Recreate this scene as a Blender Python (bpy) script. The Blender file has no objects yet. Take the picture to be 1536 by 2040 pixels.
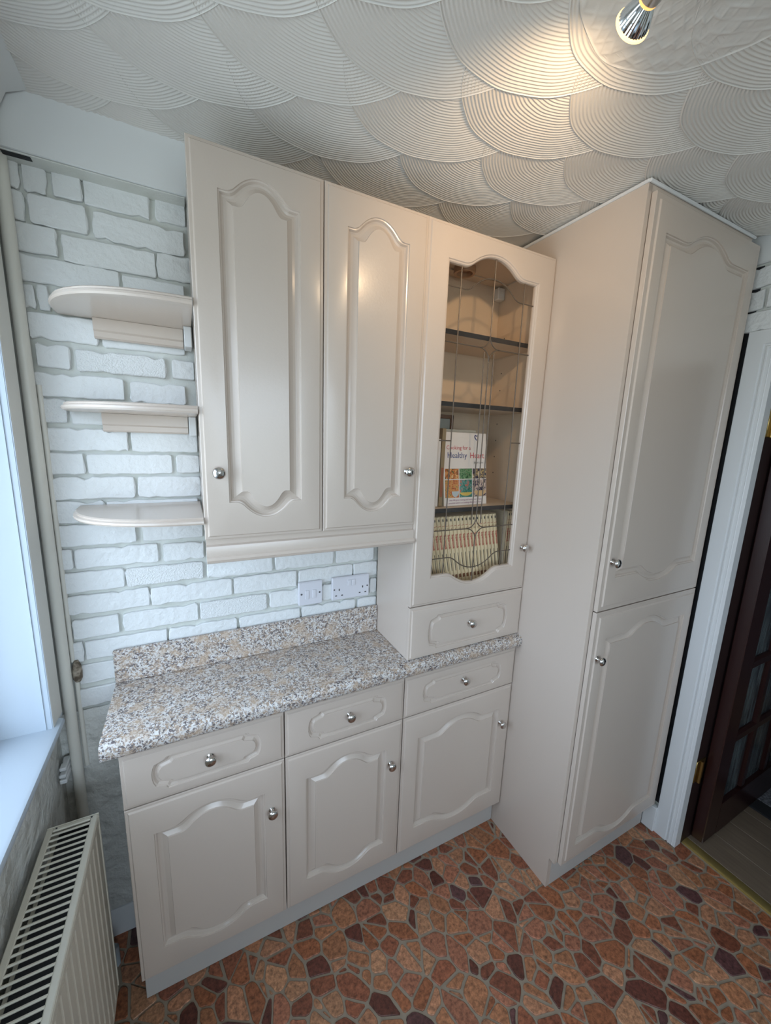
import bpy, math, random
from mathutils import Vector, Matrix
from mathutils.geometry import delaunay_2d_cdt

S = bpy.context.scene
COL = S.collection
random.seed(7)

# ------------------------------------------------------------------ camera
CX, CY, CZ = -0.21447804, -1.29512816, 1.64759107
R0 = Vector((0.89303586, -0.44866003, 0.03451267))
R1 = Vector((-0.05205572, -0.17918721, -0.98243684))
R2 = Vector((0.44696437, 0.87555475, -0.18337593))
cd = bpy.data.cameras.new('camera')
cd.sensor_fit = 'HORIZONTAL'; cd.sensor_width = 36.0
cd.lens = 776.135 / 1536 * 36
cd.clip_start = 0.02
cam = bpy.data.objects.new('camera', cd); COL.objects.link(cam)
m = Matrix.Identity(4)
for i in range(3):
    m[i][0] = R0[i]; m[i][1] = -R1[i]; m[i][2] = -R2[i]
m[0][3], m[1][3], m[2][3] = CX, CY, CZ
cam.matrix_world = m
S.camera = cam

# ------------------------------------------------------------------ light
S.view_settings.view_transform = 'Standard'
S.view_settings.look = 'None'
S.view_settings.gamma = 1.0
S.view_settings.exposure = 0.0
try: S.view_settings.use_curve_mapping = False
except Exception: pass

w = bpy.data.worlds.new('sky'); S.world = w; w.use_nodes = True
bg = w.node_tree.nodes['Background']
bg.inputs[1].default_value = 7.0     # overcast sky above the horizon, dull garden below it
_t = w.node_tree; _tc = _t.nodes.new('ShaderNodeTexCoord'); _sx = _t.nodes.new('ShaderNodeSeparateXYZ'); _r = _t.nodes.new('ShaderNodeValToRGB')
_t.links.new(_tc.outputs['Generated'], _sx.inputs[0]); _t.links.new(_sx.outputs['Z'], _r.inputs['Fac'])
_r.color_ramp.elements[0].position = 0.0; _r.color_ramp.elements[0].color = (0.40, 0.46, 0.48, 1)
_r.color_ramp.elements[1].position = 0.04; _r.color_ramp.elements[1].color = (0.68, 0.83, 1.0, 1)
_t.links.new(_r.outputs['Color'], bg.inputs[0])

def lamp(name, kind, loc, power, color, aim=None, **k):
    l = bpy.data.lights.new(name, kind); l.energy = power; l.color = color
    for a, b in k.items(): setattr(l, a, b)
    o = bpy.data.objects.new(name, l); COL.objects.link(o); o.location = loc
    if aim is not None:
        o.rotation_euler = Vector(aim).to_track_quat('-Z', 'Y').to_euler()
    return o

# portal in the window opening (guides the sky light, emits nothing itself)
p = lamp('window_portal', 'AREA', (-0.70, -0.775, 1.5), 1.0, (1, 1, 1), aim=(1, 0, 0), shape='RECTANGLE', size=1.29, size_y=1.24)
p.data.cycles.is_portal = True
# unseen opening behind the camera, added and sized to fill the cabinet fronts
p2 = lamp('rear_fill_portal', 'AREA', (0.12, -3.0, 1.60), 1.0, (1, 1, 1), aim=(0, 1, 0), shape='RECTANGLE', size=1.4, size_y=1.1)
p2.data.cycles.is_portal = True
BULB = Vector((0.3946, -0.8347, 2.25))
BAIM = Vector((0.32, 0.92, -0.16)).normalized()

# ------------------------------------------------------------------ materials
def mat(name, color, rough=0.5, metal=0.0, coat=0.0, bump=None, vary=None, spec=0.5, emit=None):
    """bump=(scale, strength, distance, detail)  vary=(scale, color2, amount)"""
    M = bpy.data.materials.new(name); M.use_nodes = True
    nt = M.node_tree; b = nt.nodes['Principled BSDF']
    c = tuple(color) + (1,)
    b.inputs['Base Color'].default_value = c
    b.inputs['Roughness'].default_value = rough
    b.inputs['Metallic'].default_value = metal
    b.inputs['Specular IOR Level'].default_value = spec
    if coat: b.inputs['Coat Weight'].default_value = coat; b.inputs['Coat Roughness'].default_value = 0.15
    if emit: b.inputs['Emission Color'].default_value = tuple(emit[0]) + (1,); b.inputs['Emission Strength'].default_value = emit[1]
    tc = nt.nodes.new('ShaderNodeTexCoord')
    if vary:
        n = nt.nodes.new('ShaderNodeTexNoise'); n.inputs['Scale'].default_value = vary[0]; n.inputs['Detail'].default_value = 5
        nt.links.new(tc.outputs['Object'], n.inputs['Vector'])
        r = nt.nodes.new('ShaderNodeValToRGB'); r.color_ramp.elements[0].position = 0.5 - vary[2] / 2; r.color_ramp.elements[1].position = 0.5 + vary[2] / 2
        r.color_ramp.elements[0].color = c; r.color_ramp.elements[1].color = tuple(vary[1]) + (1,)
        nt.links.new(n.outputs['Fac'], r.inputs['Fac']); nt.links.new(r.outputs['Color'], b.inputs['Base Color'])
    if bump:
        n = nt.nodes.new('ShaderNodeTexNoise'); n.inputs['Scale'].default_value = bump[0]; n.inputs['Detail'].default_value = bump[3] if len(bump) > 3 else 3
        nt.links.new(tc.outputs['Object'], n.inputs['Vector'])
        bp = nt.nodes.new('ShaderNodeBump'); bp.inputs['Strength'].default_value = bump[1]; bp.inputs['Distance'].default_value = bump[2]
        nt.links.new(n.outputs['Fac'], bp.inputs['Height']); nt.links.new(bp.outputs['Normal'], b.inputs['Normal'])
    return M

CAB = (0.57, 0.485, 0.415)
M_cab = mat('cabinet_paint', CAB, 0.27, bump=(170, 0.14, 0.001, 2), spec=0.5, coat=0.25)
M_inner = mat('cabinet_interior', (0.66, 0.53, 0.40), 0.5)
M_dark = mat('dark_shelf_edge', (0.022, 0.021, 0.024), 0.4)
M_plinth = mat('plinth_paint', (0.50, 0.48, 0.45), 0.45)
M_brick = mat('painted_brick', (0.76, 0.77, 0.76), 0.45, bump=(60, 0.7, 0.006, 7), vary=(6, (0.71, 0.72, 0.71), 0.5))
M_brick_rough = mat('pitted_painted_brick', (0.76, 0.77, 0.76), 0.45, bump=(260, 0.9, 0.004, 4))
M_mortar = mat('painted_mortar', (0.68, 0.69, 0.66), 0.6, bump=(45, 0.5, 0.005, 6), vary=(9, (0.56, 0.57, 0.51), 0.5))  # grey-green variation puts the shade of the recessed joints into the colour
M_plaster = mat('white_plaster', (0.70, 0.71, 0.70), 0.6, bump=(12, 0.15, 0.004, 4))
M_walllow = mat('rough_painted_wall', (0.66, 0.66, 0.62), 0.5, bump=(13, 1.0, 0.035, 6))
M_ceil = mat('combed_ceiling_plaster', (0.68, 0.655, 0.61), 0.55, bump=(220, 0.15, 0.001, 2))
M_trim = mat('white_gloss_trim', (0.70, 0.71, 0.71), 0.35)
M_board = mat('window_board_paint', (0.74, 0.73, 0.68), 0.4)
M_reveal = mat('window_reveal_paint', (0.50, 0.57, 0.64), 0.35)
M_pipe = mat('painted_pipe', (0.72, 0.70, 0.63), 0.4)
M_rad = mat('radiator_enamel', (0.62, 0.58, 0.48), 0.3)
M_black = mat('black_and_gap_shade', (0.012, 0.013, 0.016), 0.7)  # near-black, for black parts and for shade painted into gaps
M_steel = mat('polished_nickel', (0.62, 0.60, 0.58), 0.16, 1.0)
M_brass = mat('brass', (0.36, 0.25, 0.09), 0.35, 1.0)
M_gold = mat('gold_threshold', (0.62, 0.46, 0.16), 0.42, 0.85)
M_sock = mat('white_socket_plastic', (0.66, 0.66, 0.70), 0.35)
M_came = mat('lead_came', (0.13, 0.10, 0.075), 0.45, 0.3)
M_wood = mat('mahogany', (0.022, 0.006, 0.005), 0.32, bump=(40, 0.2, 0.001, 3))
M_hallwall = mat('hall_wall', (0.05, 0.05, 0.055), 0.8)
M_foam = mat('old_pipe_foam', (0.42, 0.36, 0.28), 0.8, vary=(60, (0.12, 0.09, 0.06), 0.2), bump=(120, 1.0, 0.006, 4))
M_upvc = mat('white_window_frame', (0.85, 0.86, 0.87), 0.3)
M_paper = mat('page_paper', (0.62, 0.52, 0.38), 0.8)
M_spine = mat('cream_spine', (0.86, 0.73, 0.50), 0.4, vary=(25, (0.78, 0.68, 0.48), 0.6))
M_spine2 = mat('beige_spine', (0.62, 0.56, 0.44), 0.4)
M_red = mat('red_print', (0.45, 0.05, 0.04), 0.5)
M_redt = mat('crimson_print', (0.55, 0.05, 0.07), 0.5)
M_blue = mat('navy_print', (0.03, 0.05, 0.22), 0.5)
M_ink = mat('dark_print', (0.05, 0.05, 0.05), 0.5)
M_brown = mat('brown_print', (0.22, 0.10, 0.05), 0.5)
M_purple = mat('purple_print', (0.25, 0.08, 0.22), 0.5)
M_cover = mat('white_cover', (0.80, 0.76, 0.75), 0.18, coat=0.4)
M_frame = mat('brown_picture_frame', (0.14, 0.06, 0.03), 0.4, bump=(90, 0.5, 0.001, 2))
M_mat = mat('black_doormat', (0.012, 0.012, 0.014), 0.95)
M_matgrey = mat('grey_mat_weave', (0.22, 0.22, 0.24), 0.95, vary=(90, (0.08, 0.08, 0.09), 0.3))
M_label = mat('yellow_spine_band', (0.75, 0.62, 0.25), 0.5)

# glass
def glassmat(name, tint, refl):
    M = bpy.data.materials.new(name); M.use_nodes = True; nt = M.node_tree
    nt.nodes.remove(nt.nodes['Principled BSDF']); out = nt.nodes['Material Output']
    t = nt.nodes.new('ShaderNodeBsdfTransparent'); t.inputs[0].default_value = tint + (1,)
    g = nt.nodes.new('ShaderNodeBsdfGlossy'); g.inputs['Roughness'].default_value = 0.02
    f = nt.nodes.new('ShaderNodeFresnel')
    ge = nt.nodes.new('ShaderNodeNewGeometry'); io = nt.nodes.new('ShaderNodeMapRange')   # thin pane: same reflectance from both sides
    io.inputs['To Min'].default_value = refl; io.inputs['To Max'].default_value = 1 / refl
    nt.links.new(ge.outputs['Backfacing'], io.inputs['Value']); nt.links.new(io.outputs[0], f.inputs[0])
    mx = nt.nodes.new('ShaderNodeMixShader')
    nt.links.new(f.outputs[0], mx.inputs[0]); nt.links.new(t.outputs[0], mx.inputs[1]); nt.links.new(g.outputs[0], mx.inputs[2])
    nt.links.new(mx.outputs[0], out.inputs[0])
    return M
M_glass = glassmat('cabinet_glass', (0.98, 0.965, 0.94), 1.25)
M_winglass = glassmat('window_glass', (0.97, 0.98, 1.0), 1.45)
# textured door glass
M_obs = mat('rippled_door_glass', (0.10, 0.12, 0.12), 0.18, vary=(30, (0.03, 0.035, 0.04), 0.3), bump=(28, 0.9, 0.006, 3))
for nd in M_obs.node_tree.nodes:
    if nd.type == 'TEX_NOISE':
        mp = M_obs.node_tree.nodes.new('ShaderNodeMapping'); mp.inputs['Scale'].default_value = (1.6, 1, 0.22)
        src = nd.inputs['Vector'].links[0].from_socket
        M_obs.node_tree.links.new(src, mp.inputs[0]); M_obs.node_tree.links.new(mp.outputs[0], nd.inputs['Vector'])

# worktop laminate: granite speckle
def granite():
    M = bpy.data.materials.new('granite_laminate'); M.use_nodes = True; nt = M.node_tree; b = nt.nodes['Principled BSDF']
    b.inputs['Roughness'].default_value = 0.38
    tc = nt.nodes.new('ShaderNodeTexCoord')
    wn = nt.nodes.new('ShaderNodeTexNoise'); wn.inputs['Scale'].default_value = 120; wn.inputs['Detail'].default_value = 2
    nt.links.new(tc.outputs['Object'], wn.inputs['Vector'])
    sc = nt.nodes.new('ShaderNodeVectorMath'); sc.operation = 'SCALE'; sc.inputs['Scale'].default_value = 0.016
    nt.links.new(wn.outputs['Color'], sc.inputs[0])
    ad = nt.nodes.new('ShaderNodeVectorMath'); ad.operation = 'ADD'
    nt.links.new(tc.outputs['Object'], ad.inputs[0]); nt.links.new(sc.outputs[0], ad.inputs[1])
    v = nt.nodes.new('ShaderNodeTexVoronoi'); v.inputs['Scale'].default_value = 250
    nt.links.new(ad.outputs[0], v.inputs['Vector'])
    sp = nt.nodes.new('ShaderNodeSeparateColor'); nt.links.new(v.outputs['Color'], sp.inputs[0])
    r = nt.nodes.new('ShaderNodeValToRGB'); r.color_ramp.interpolation = 'CONSTANT'
    pal = [(0.0, (0.60, 0.57, 0.54)), (0.30, (0.36, 0.27, 0.20)), (0.50, (0.20, 0.165, 0.155)), (0.66, (0.47, 0.41, 0.35)), (0.78, (0.11, 0.095, 0.10)), (0.89, (0.68, 0.66, 0.64))]
    r.color_ramp.elements[0].color = pal[0][1] + (1,); r.color_ramp.elements[0].position = 0
    r.color_ramp.elements[1].color = pal[1][1] + (1,); r.color_ramp.elements[1].position = pal[1][0]
    for q, c in pal[2:]:
        e = r.color_ramp.elements.new(q); e.color = c + (1,)
    nt.links.new(sp.outputs[0], r.inputs['Fac'])
    n2 = nt.nodes.new('ShaderNodeTexNoise'); n2.inputs['Scale'].default_value = 28; n2.inputs['Detail'].default_value = 3
    nt.links.new(tc.outputs['Object'], n2.inputs['Vector'])
    r2 = nt.nodes.new('ShaderNodeValToRGB'); r2.color_ramp.elements[0].position = 0.50; r2.color_ramp.elements[1].position = 0.68
    r2.color_ramp.elements[1].color = (0.65, 0.65, 0.65, 1)
    nt.links.new(n2.outputs['Fac'], r2.inputs['Fac'])
    mx = nt.nodes.new('ShaderNodeMix'); mx.data_type = 'RGBA'; mx.inputs[7].default_value = (0.50, 0.37, 0.26, 1)
    nt.links.new(r2.outputs['Color'], mx.inputs[0]); nt.links.new(r.outputs['Color'], mx.inputs[6])
    nt.links.new(mx.outputs[2], b.inputs['Base Color'])
    return M
M_granite = granite()

def stonemat():
    M = bpy.data.materials.new('crazy_paving_stone'); M.use_nodes = True; nt = M.node_tree; b = nt.nodes['Principled BSDF']
    b.inputs['Roughness'].default_value = 0.42
    at = nt.nodes.new('ShaderNodeAttribute'); at.attribute_name = 'tone'
    tc = nt.nodes.new('ShaderNodeTexCoord')
    n = nt.nodes.new('ShaderNodeTexNoise'); n.inputs['Scale'].default_value = 85; n.inputs['Detail'].default_value = 6; n.inputs['Roughness'].default_value = 0.7
    nt.links.new(tc.outputs['Object'], n.inputs['Vector'])
    r = nt.nodes.new('ShaderNodeValToRGB'); r.color_ramp.elements[0].position = 0.32; r.color_ramp.elements[1].position = 0.72
    r.color_ramp.elements[0].color = (0.36, 0.32, 0.30, 1); r.color_ramp.elements[1].color = (1.65, 1.52, 1.40, 1)
    nt.links.new(n.outputs['Fac'], r.inputs['Fac'])
    mx = nt.nodes.new('ShaderNodeMix'); mx.data_type = 'RGBA'; mx.blend_type = 'MULTIPLY'; mx.inputs[0].default_value = 1
    nt.links.new(at.outputs['Color'], mx.inputs[6]); nt.links.new(r.outputs['Color'], mx.inputs[7])
    nt.links.new(mx.outputs[2], b.inputs['Base Color'])
    bp = nt.nodes.new('ShaderNodeBump'); bp.inputs['Strength'].default_value = 0.5; bp.inputs['Distance'].default_value = 0.0015
    nt.links.new(n.outputs['Fac'], bp.inputs['Height']); nt.links.new(bp.outputs['Normal'], b.inputs['Normal'])
    return M
M_stone = stonemat()
M_grout = mat('grout', (0.31, 0.25, 0.185), 0.6, bump=(150, 0.3, 0.001, 3), vary=(30, (0.25, 0.20, 0.145), 0.5))
M_plank = mat('laminate_plank', (0.19, 0.14, 0.095), 0.5, vary=(14, (0.14, 0.10, 0.07), 0.5))
for nd in list(M_plank.node_tree.nodes):
    if nd.type == 'TEX_NOISE':
        mp = M_plank.node_tree.nodes.new('ShaderNodeMapping'); mp.inputs['Scale'].default_value = (6, 0.5, 1)
        src = nd.inputs['Vector'].links[0].from_socket
        M_plank.node_tree.links.new(src, mp.inputs[0]); M_plank.node_tree.links.new(mp.outputs[0], nd.inputs['Vector'])

# ------------------------------------------------------------------ mesh helpers
class MB:
    def __init__(s): s.v = []; s.f = []
    def add(s, vs, fs):
        k = len(s.v); s.v += [tuple(a) for a in vs]; s.f += [tuple(i + k for i in f) for f in fs]; return s
    def box(s, x0, y0, z0, x1, y1, z1, b=0.0):
        if b <= 0:
            vs = [(x, y, z) for x in (x0, x1) for y in (y0, y1) for z in (z0, z1)]
            return s.add(vs, [(0, 1, 3, 2), (4, 6, 7, 5), (0, 4, 5, 1), (2, 3, 7, 6), (0, 2, 6, 4), (1, 5, 7, 3)])
        c = Vector(((x0 + x1) / 2, (y0 + y1) / 2, (z0 + z1) / 2)); h = ((x1 - x0) / 2, (y1 - y0) / 2, (z1 - z0) / 2)
        b = min(b, min(h) * 0.9)
        vs = []; idx = {}
        for sx in (-1, 1):
            for sy in (-1, 1):
                for sz in (-1, 1):
                    for a in range(3):
                        d = [h[0] - b, h[1] - b, h[2] - b]; d[a] = h[a]
                        idx[(sx, sy, sz, a)] = len(vs); vs.append((c[0] + sx * d[0], c[1] + sy * d[1], c[2] + sz * d[2]))
        fs = []
        for a in range(3):
            o = [i for i in range(3) if i != a]
            for sg in (-1, 1):
                q = []
                for p_, r_ in ((-1, -1), (1, -1), (1, 1), (-1, 1)):
                    t = [0, 0, 0]; t[a] = sg; t[o[0]] = p_; t[o[1]] = r_; q.append(idx[(t[0], t[1], t[2], a)])
                fs.append(tuple(q))
        for a in range(3):
            o = [i for i in range(3) if i != a]
            for s1 in (-1, 1):
                for s2 in (-1, 1):
                    t0 = [0, 0, 0]; t0[a] = -1; t0[o[0]] = s1; t0[o[1]] = s2; t1 = list(t0); t1[a] = 1
                    fs.append((idx[tuple(t0) + (o[0],)], idx[tuple(t1) + (o[0],)], idx[tuple(t1) + (o[1],)], idx[tuple(t0) + (o[1],)]))
        for sx in (-1, 1):
            for sy in (-1, 1):
                for sz in (-1, 1): fs.append(tuple(idx[(sx, sy, sz, a)] for a in range(3)))
        return s.add(vs, fs)
    def prism(s, prof, a0, a1, axis):
        """prof: closed list of 2D points in the plane of the other two axes, extruded along axis a0..a1"""
        n = len(prof); vs = []
        for a in (a0, a1):
            for p_, q_ in prof:
                t = [p_, q_]; t.insert(axis, a); vs.append(tuple(t))
        fs = [tuple(range(n)), tuple(range(n, 2 * n))] + [(i, (i + 1) % n, n + (i + 1) % n, n + i) for i in range(n)]
        return s.add(vs, fs)
    def tube(s, pts, r, n=10, closed=False):
        pts = [Vector(p_) for p_ in pts]; rings = []; up = None
        for i, p_ in enumerate(pts):
            a = pts[max(i - 1, 0)]; c = pts[min(i + 1, len(pts) - 1)]; t = (c - a).normalized()
            if up is None:
                up = Vector((0, 0, 1)) if abs(t.z) < 0.9 else Vector((0, 1, 0))
            u = (up - t * up.dot(t)).normalized(); v = t.cross(u); up = u
            rings.append([p_ + u * (r * math.cos(2 * math.pi * k / n)) + v * (r * math.sin(2 * math.pi * k / n)) for k in range(n)])
        vs = [q for g in rings for q in g]; fs = []
        for i in range(len(rings) - 1):
            for k in range(n): fs.append((i * n + k, i * n + (k + 1) % n, (i + 1) * n + (k + 1) % n, (i + 1) * n + k))
        fs.append(tuple(range(n))); fs.append(tuple((len(rings) - 1) * n + k for k in range(n)))
        return s.add(vs, fs)
    def lathe(s, prof, origin, axis, n=24):
        """prof: (distance along axis, radius)"""
        o = Vector(origin); t = Vector(axis).normalized(); u = t.orthogonal().normalized(); v = t.cross(u); vs = []; fs = []
        for d, r in prof:
            for k in range(n): vs.append(o + t * d + u * (r * math.cos(2 * math.pi * k / n)) + v * (r * math.sin(2 * math.pi * k / n)))
        for i in range(len(prof) - 1):
            for k in range(n): fs.append((i * n + k, i * n + (k + 1) % n, (i + 1) * n + (k + 1) % n, (i + 1) * n + k))
        if prof[0][1] > 1e-6: fs.append(tuple(range(n)))
        if prof[-1][1] > 1e-6: fs.append(tuple((len(prof) - 1) * n + k for k in range(n)))
        return s.add(vs, fs)

def mesh(name, mb, material, smooth=None, org=(0, 0, 0)):
    me = bpy.data.meshes.new(name)
    o = Vector(org)
    me.from_pydata([tuple(Vector(v) - o) for v in mb.v], [], mb.f)
    import bmesh
    b = bmesh.new(); b.from_mesh(me); bmesh.ops.recalc_face_normals(b, faces=b.faces); b.to_mesh(me); b.free()
    me.materials.append(material)
    if smooth is not None:
        me.polygons.foreach_set('use_smooth', [True] * len(me.polygons))
        me.set_sharp_from_angle(angle=math.radians(smooth))
    me.update()
    return me

ORG = {}
def thing(name, label, cat, loc, group=None):
    o = bpy.data.objects.new(name, None); COL.objects.link(o); o.location = loc; o.empty_display_size = 0.05
    ORG[o.name] = Vector(loc)
    o['label'] = label; o['category'] = cat
    if group: o['group'] = group
    return o
def part(name, mb, material, parent, smooth=None, label=None, kind=None):
    """mesh given in world coordinates, linked under parent"""
    org = ORG.get(parent.name, Vector((0, 0, 0))) if parent else Vector((0, 0, 0))
    me = mesh(name, mb, material, smooth, org)
    o = bpy.data.objects.new(name, me); COL.objects.link(o)
    if parent: o.parent = parent
    ORG[o.name] = org
    if label: o['label'] = label
    if kind: o['kind'] = kind
    return o
def struct(name, mb, material, smooth=None):
    o = part(name, mb, material, None, smooth); o['kind'] = 'structure'; return o
def single(name, mb, material, label, cat, group=None, smooth=None, org=(0, 0, 0)):
    me = mesh(name, mb, material, smooth, org); o = bpy.data.objects.new(name, me); COL.objects.link(o); o.location = org
    ORG[o.name] = Vector(org); o['label'] = label; o['category'] = cat
    if group: o['group'] = group
    return o
def textmesh(body, size, align='LEFT', bold=0.0):
    c = bpy.data.curves.new('t', 'FONT'); c.body = body; c.size = size; c.align_x = align; c.resolution_u = 2; c.offset = bold
    o = bpy.data.objects.new('t', c); COL.objects.link(o)
    me = bpy.data.meshes.new_from_object(o.evaluated_get(bpy.context.evaluated_depsgraph_get()))
    bpy.data.objects.remove(o); return me
def place_mesh(name, me, material, parent, world_matrix):
    if not me.materials: me.materials.append(material)
    else: me.materials[0] = material
    o = bpy.data.objects.new(name, me); COL.objects.link(o); o.parent = parent
    o.matrix_local = Matrix.Translation(-ORG[parent.name]) @ world_matrix
    return o

# ------------------------------------------------------------------ room shell
ZC = 2.356
YR, XR2, YF = -3.0, 1.545, -3.0
XL = -0.585
# floor of grout with stones
fl = struct('floor', MB().box(-0.9, YF, -0.05, 1.60, 0.0, -0.0035), M_grout)
# crazy paving: voronoi cells, clipped and shrunk
def clip(poly, nx, ny, d):
    out = []; n = len(poly)
    for i in range(n):
        a = poly[i]; b = poly[(i + 1) % n]; da = a[0] * nx + a[1] * ny - d; db = b[0] * nx + b[1] * ny - d
        if da <= 0: out.append(a)
        if (da < 0 < db) or (db < 0 < da):
            t = da / (da - db); out.append((a[0] + (b[0] - a[0]) * t, a[1] + (b[1] - a[1]) * t))
    return out
rs = random.Random(11)
def voronoi(x0, x1, y0, y1, step, asp, ang):
    ca, sa = math.cos(ang), math.sin(ang)
    def fw(p_): return ((p_[0] * ca + p_[1] * sa) / asp, -p_[0] * sa + p_[1] * ca)
    pts = []
    nx = int((x1 - x0) / step); ny = int((y1 - y0) / step)
    for i in range(nx + 1):
        for j in range(ny + 1):
            if rs.random() < 0.12: continue
            pts.append((x0 + (i + 0.5 * (j % 2) + rs.uniform(-0.72, 0.72)) * step, y0 + (j + rs.uniform(-0.72, 0.72)) * step))
    T = [fw(p_) for p_ in pts]; W = [rs.uniform(0, 1) ** 2 * (step * 0.62) ** 2 for _ in pts]
    for i, c in enumerate(pts):
        tc = T[i]; poly = [(c[0] - 0.12, c[1] - 0.12), (c[0] + 0.12, c[1] - 0.12), (c[0] + 0.12, c[1] + 0.12), (c[0] - 0.12, c[1] + 0.12)]
        for j, d in enumerate(pts):
            if i == j or abs(d[0] - c[0]) > 0.2 or abs(d[1] - c[1]) > 0.2: continue
            td = T[j]
            # bisector in transformed metric |T p - tc|^2 <= |T p - td|^2
            ax, ay = 2 * (td[0] - tc[0]), 2 * (td[1] - tc[1]); k = td[0] ** 2 + td[1] ** 2 - tc[0] ** 2 - tc[1] ** 2 + W[i] - W[j]
            nxx = ax * ca / asp - ay * sa; nyy = ax * sa / asp + ay * ca
            poly = clip(poly, nxx, nyy, k)
            if len(poly) < 3: break
        if len(poly) >= 3: yield c, poly
FX0, FX1, FY0, FY1 = -0.585, 1.583, -1.9, -0.005
PAL = [(0.12, 0.040, 0.028), (0.20, 0.070, 0.040), (0.30, 0.115, 0.055), (0.36, 0.165, 0.085), (0.41, 0.22, 0.125), (0.33, 0.14, 0.085), (0.26, 0.095, 0.052), (0.10, 0.045, 0.045), (0.40, 0.20, 0.115)]
PW = [0.9, 1.3, 2.4, 2.6, 1.7, 2.3, 1.6, 0.5, 2.0]
stones = []
for c, poly in voronoi(FX0, FX1, FY0, FY1, 0.0475, 1.3, math.radians(-55)):
    for nx, ny, d in ((-1, 0, -FX0), (1, 0, FX1), (0, -1, -FY0), (0, 1, FY1)):
        poly = clip(poly, nx, ny, d)
        if len(poly) < 3: break
    if len(poly) < 3: continue
    # shrink by half the joint
    A = 0
    for i in range(len(poly)): a = poly[i]; b = poly[(i + 1) % len(poly)]; A += a[0] * b[1] - a[1] * b[0]
    if A < 0: poly.reverse()
    g = 0.0030 * rs.uniform(0.7, 1.7); q = poly
    for i in range(len(poly)):
        a = poly[i]; b = poly[(i + 1) % len(poly)]; L = math.hypot(b[0] - a[0], b[1] - a[1])
        if L < 1e-5: continue
        nx, ny = (b[1] - a[1]) / L, -(b[0] - a[0]) / L
        q = clip(q, nx, ny, a[0] * nx + a[1] * ny - g)
        if len(q) < 3: break
    if len(q) < 3: continue
    # drop tiny edges, cut corners, wobble
    r = []
    n = len(q)
    for i in range(n):
        a = q[i - 1]; b = q[i]; e = q[(i + 1) % n]
        la = math.hypot(a[0] - b[0], a[1] - b[1]); le = math.hypot(e[0] - b[0], e[1] - b[1])
        if la < 0.003: continue
        k = min(0.0045, la * 0.28); k2 = min(0.0045, le * 0.28)
        r.append((b[0] + (a[0] - b[0]) * k / max(la, 1e-6), b[1] + (a[1] - b[1]) * k / max(la, 1e-6)))
        r.append((b[0] + (e[0] - b[0]) * k2 / max(le, 1e-6), b[1] + (e[1] - b[1]) * k2 / max(le, 1e-6)))
        if le > 0.03: r.append((b[0] + (e[0] - b[0]) * 0.5 + rs.uniform(-1, 1) * 0.0012, b[1] + (e[1] - b[1]) * 0.5 + rs.uniform(-1, 1) * 0.0012))
    if len(r) < 4: continue
    col = rs.choices(PAL, PW)[0]; v = rs.uniform(0.85, 1.15); col = tuple(x * v for x in col)
    stones.append((c, r, col))
def stone_geo(mb, c, r):
    n = len(r); vs = []
    cx = sum(p_[0] for p_ in r) / n; cy = sum(p_[1] for p_ in r) / n
    for z, k in ((-0.004, 0.0), (-0.0012, 0.0), (0.0, 0.0016)):
        for x, y in r:
            L = math.hypot(x - cx, y - cy) or 1
            vs.append((x - (x - cx) / L * k, y - (y - cy) / L * k, z))
    fs = []
    for q in (0, 1):
        for i in range(n): fs.append((q * n + i, q * n + (i + 1) % n, (q + 1) * n + (i + 1) % n, (q + 1) * n + i))
    fs.append(tuple(2 * n + i for i in range(n))); mb.add(vs, fs); return 3 * n
def toned(me, cols):
    a = me.color_attributes.new('tone', 'FLOAT_COLOR', 'POINT'); flat = []
    for c in cols: flat += [c[0], c[1], c[2], 1]
    a.data.foreach_set('color', flat)
def shown(c):   # in front of the plinths, inside the view
    x, y = c
    if x < 0.92 and y > -0.225: return x < -0.40 and y > -0.3
    if x < 1.52 and y > -0.53 and x > 0.90: return False
    return y > -0.16 - 0.72 * max(0, x + 0.45) - 0.05 * 1
def score(c):
    return (0 if shown(c) else 10) + math.hypot(c[0] - CX, c[1] - CY)
def under_cab(c): return (c[0] > -0.395 and c[0] < 0.88 and c[1] > -0.15) or (0.95 < c[0] < 1.48 and c[1] > -0.45)
stones = [s for s in stones if not under_cab(s[0])]
stones.sort(key=lambda s: score(s[0]))
for k, (c, r, col) in enumerate(stones[:300]):
    mb = MB(); stone_geo(mb, c, r); o = part('stone', mb, M_stone, fl); toned(o.data, [col] * len(o.data.vertices))
mb = MB(); cols = []
for c, r, col in stones[300:]:
    cols += [col] * stone_geo(mb, c, r)
if cols:
    o = part('paving_stones', mb, M_stone, fl, kind='stuff'); toned(o.data, cols)

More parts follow.
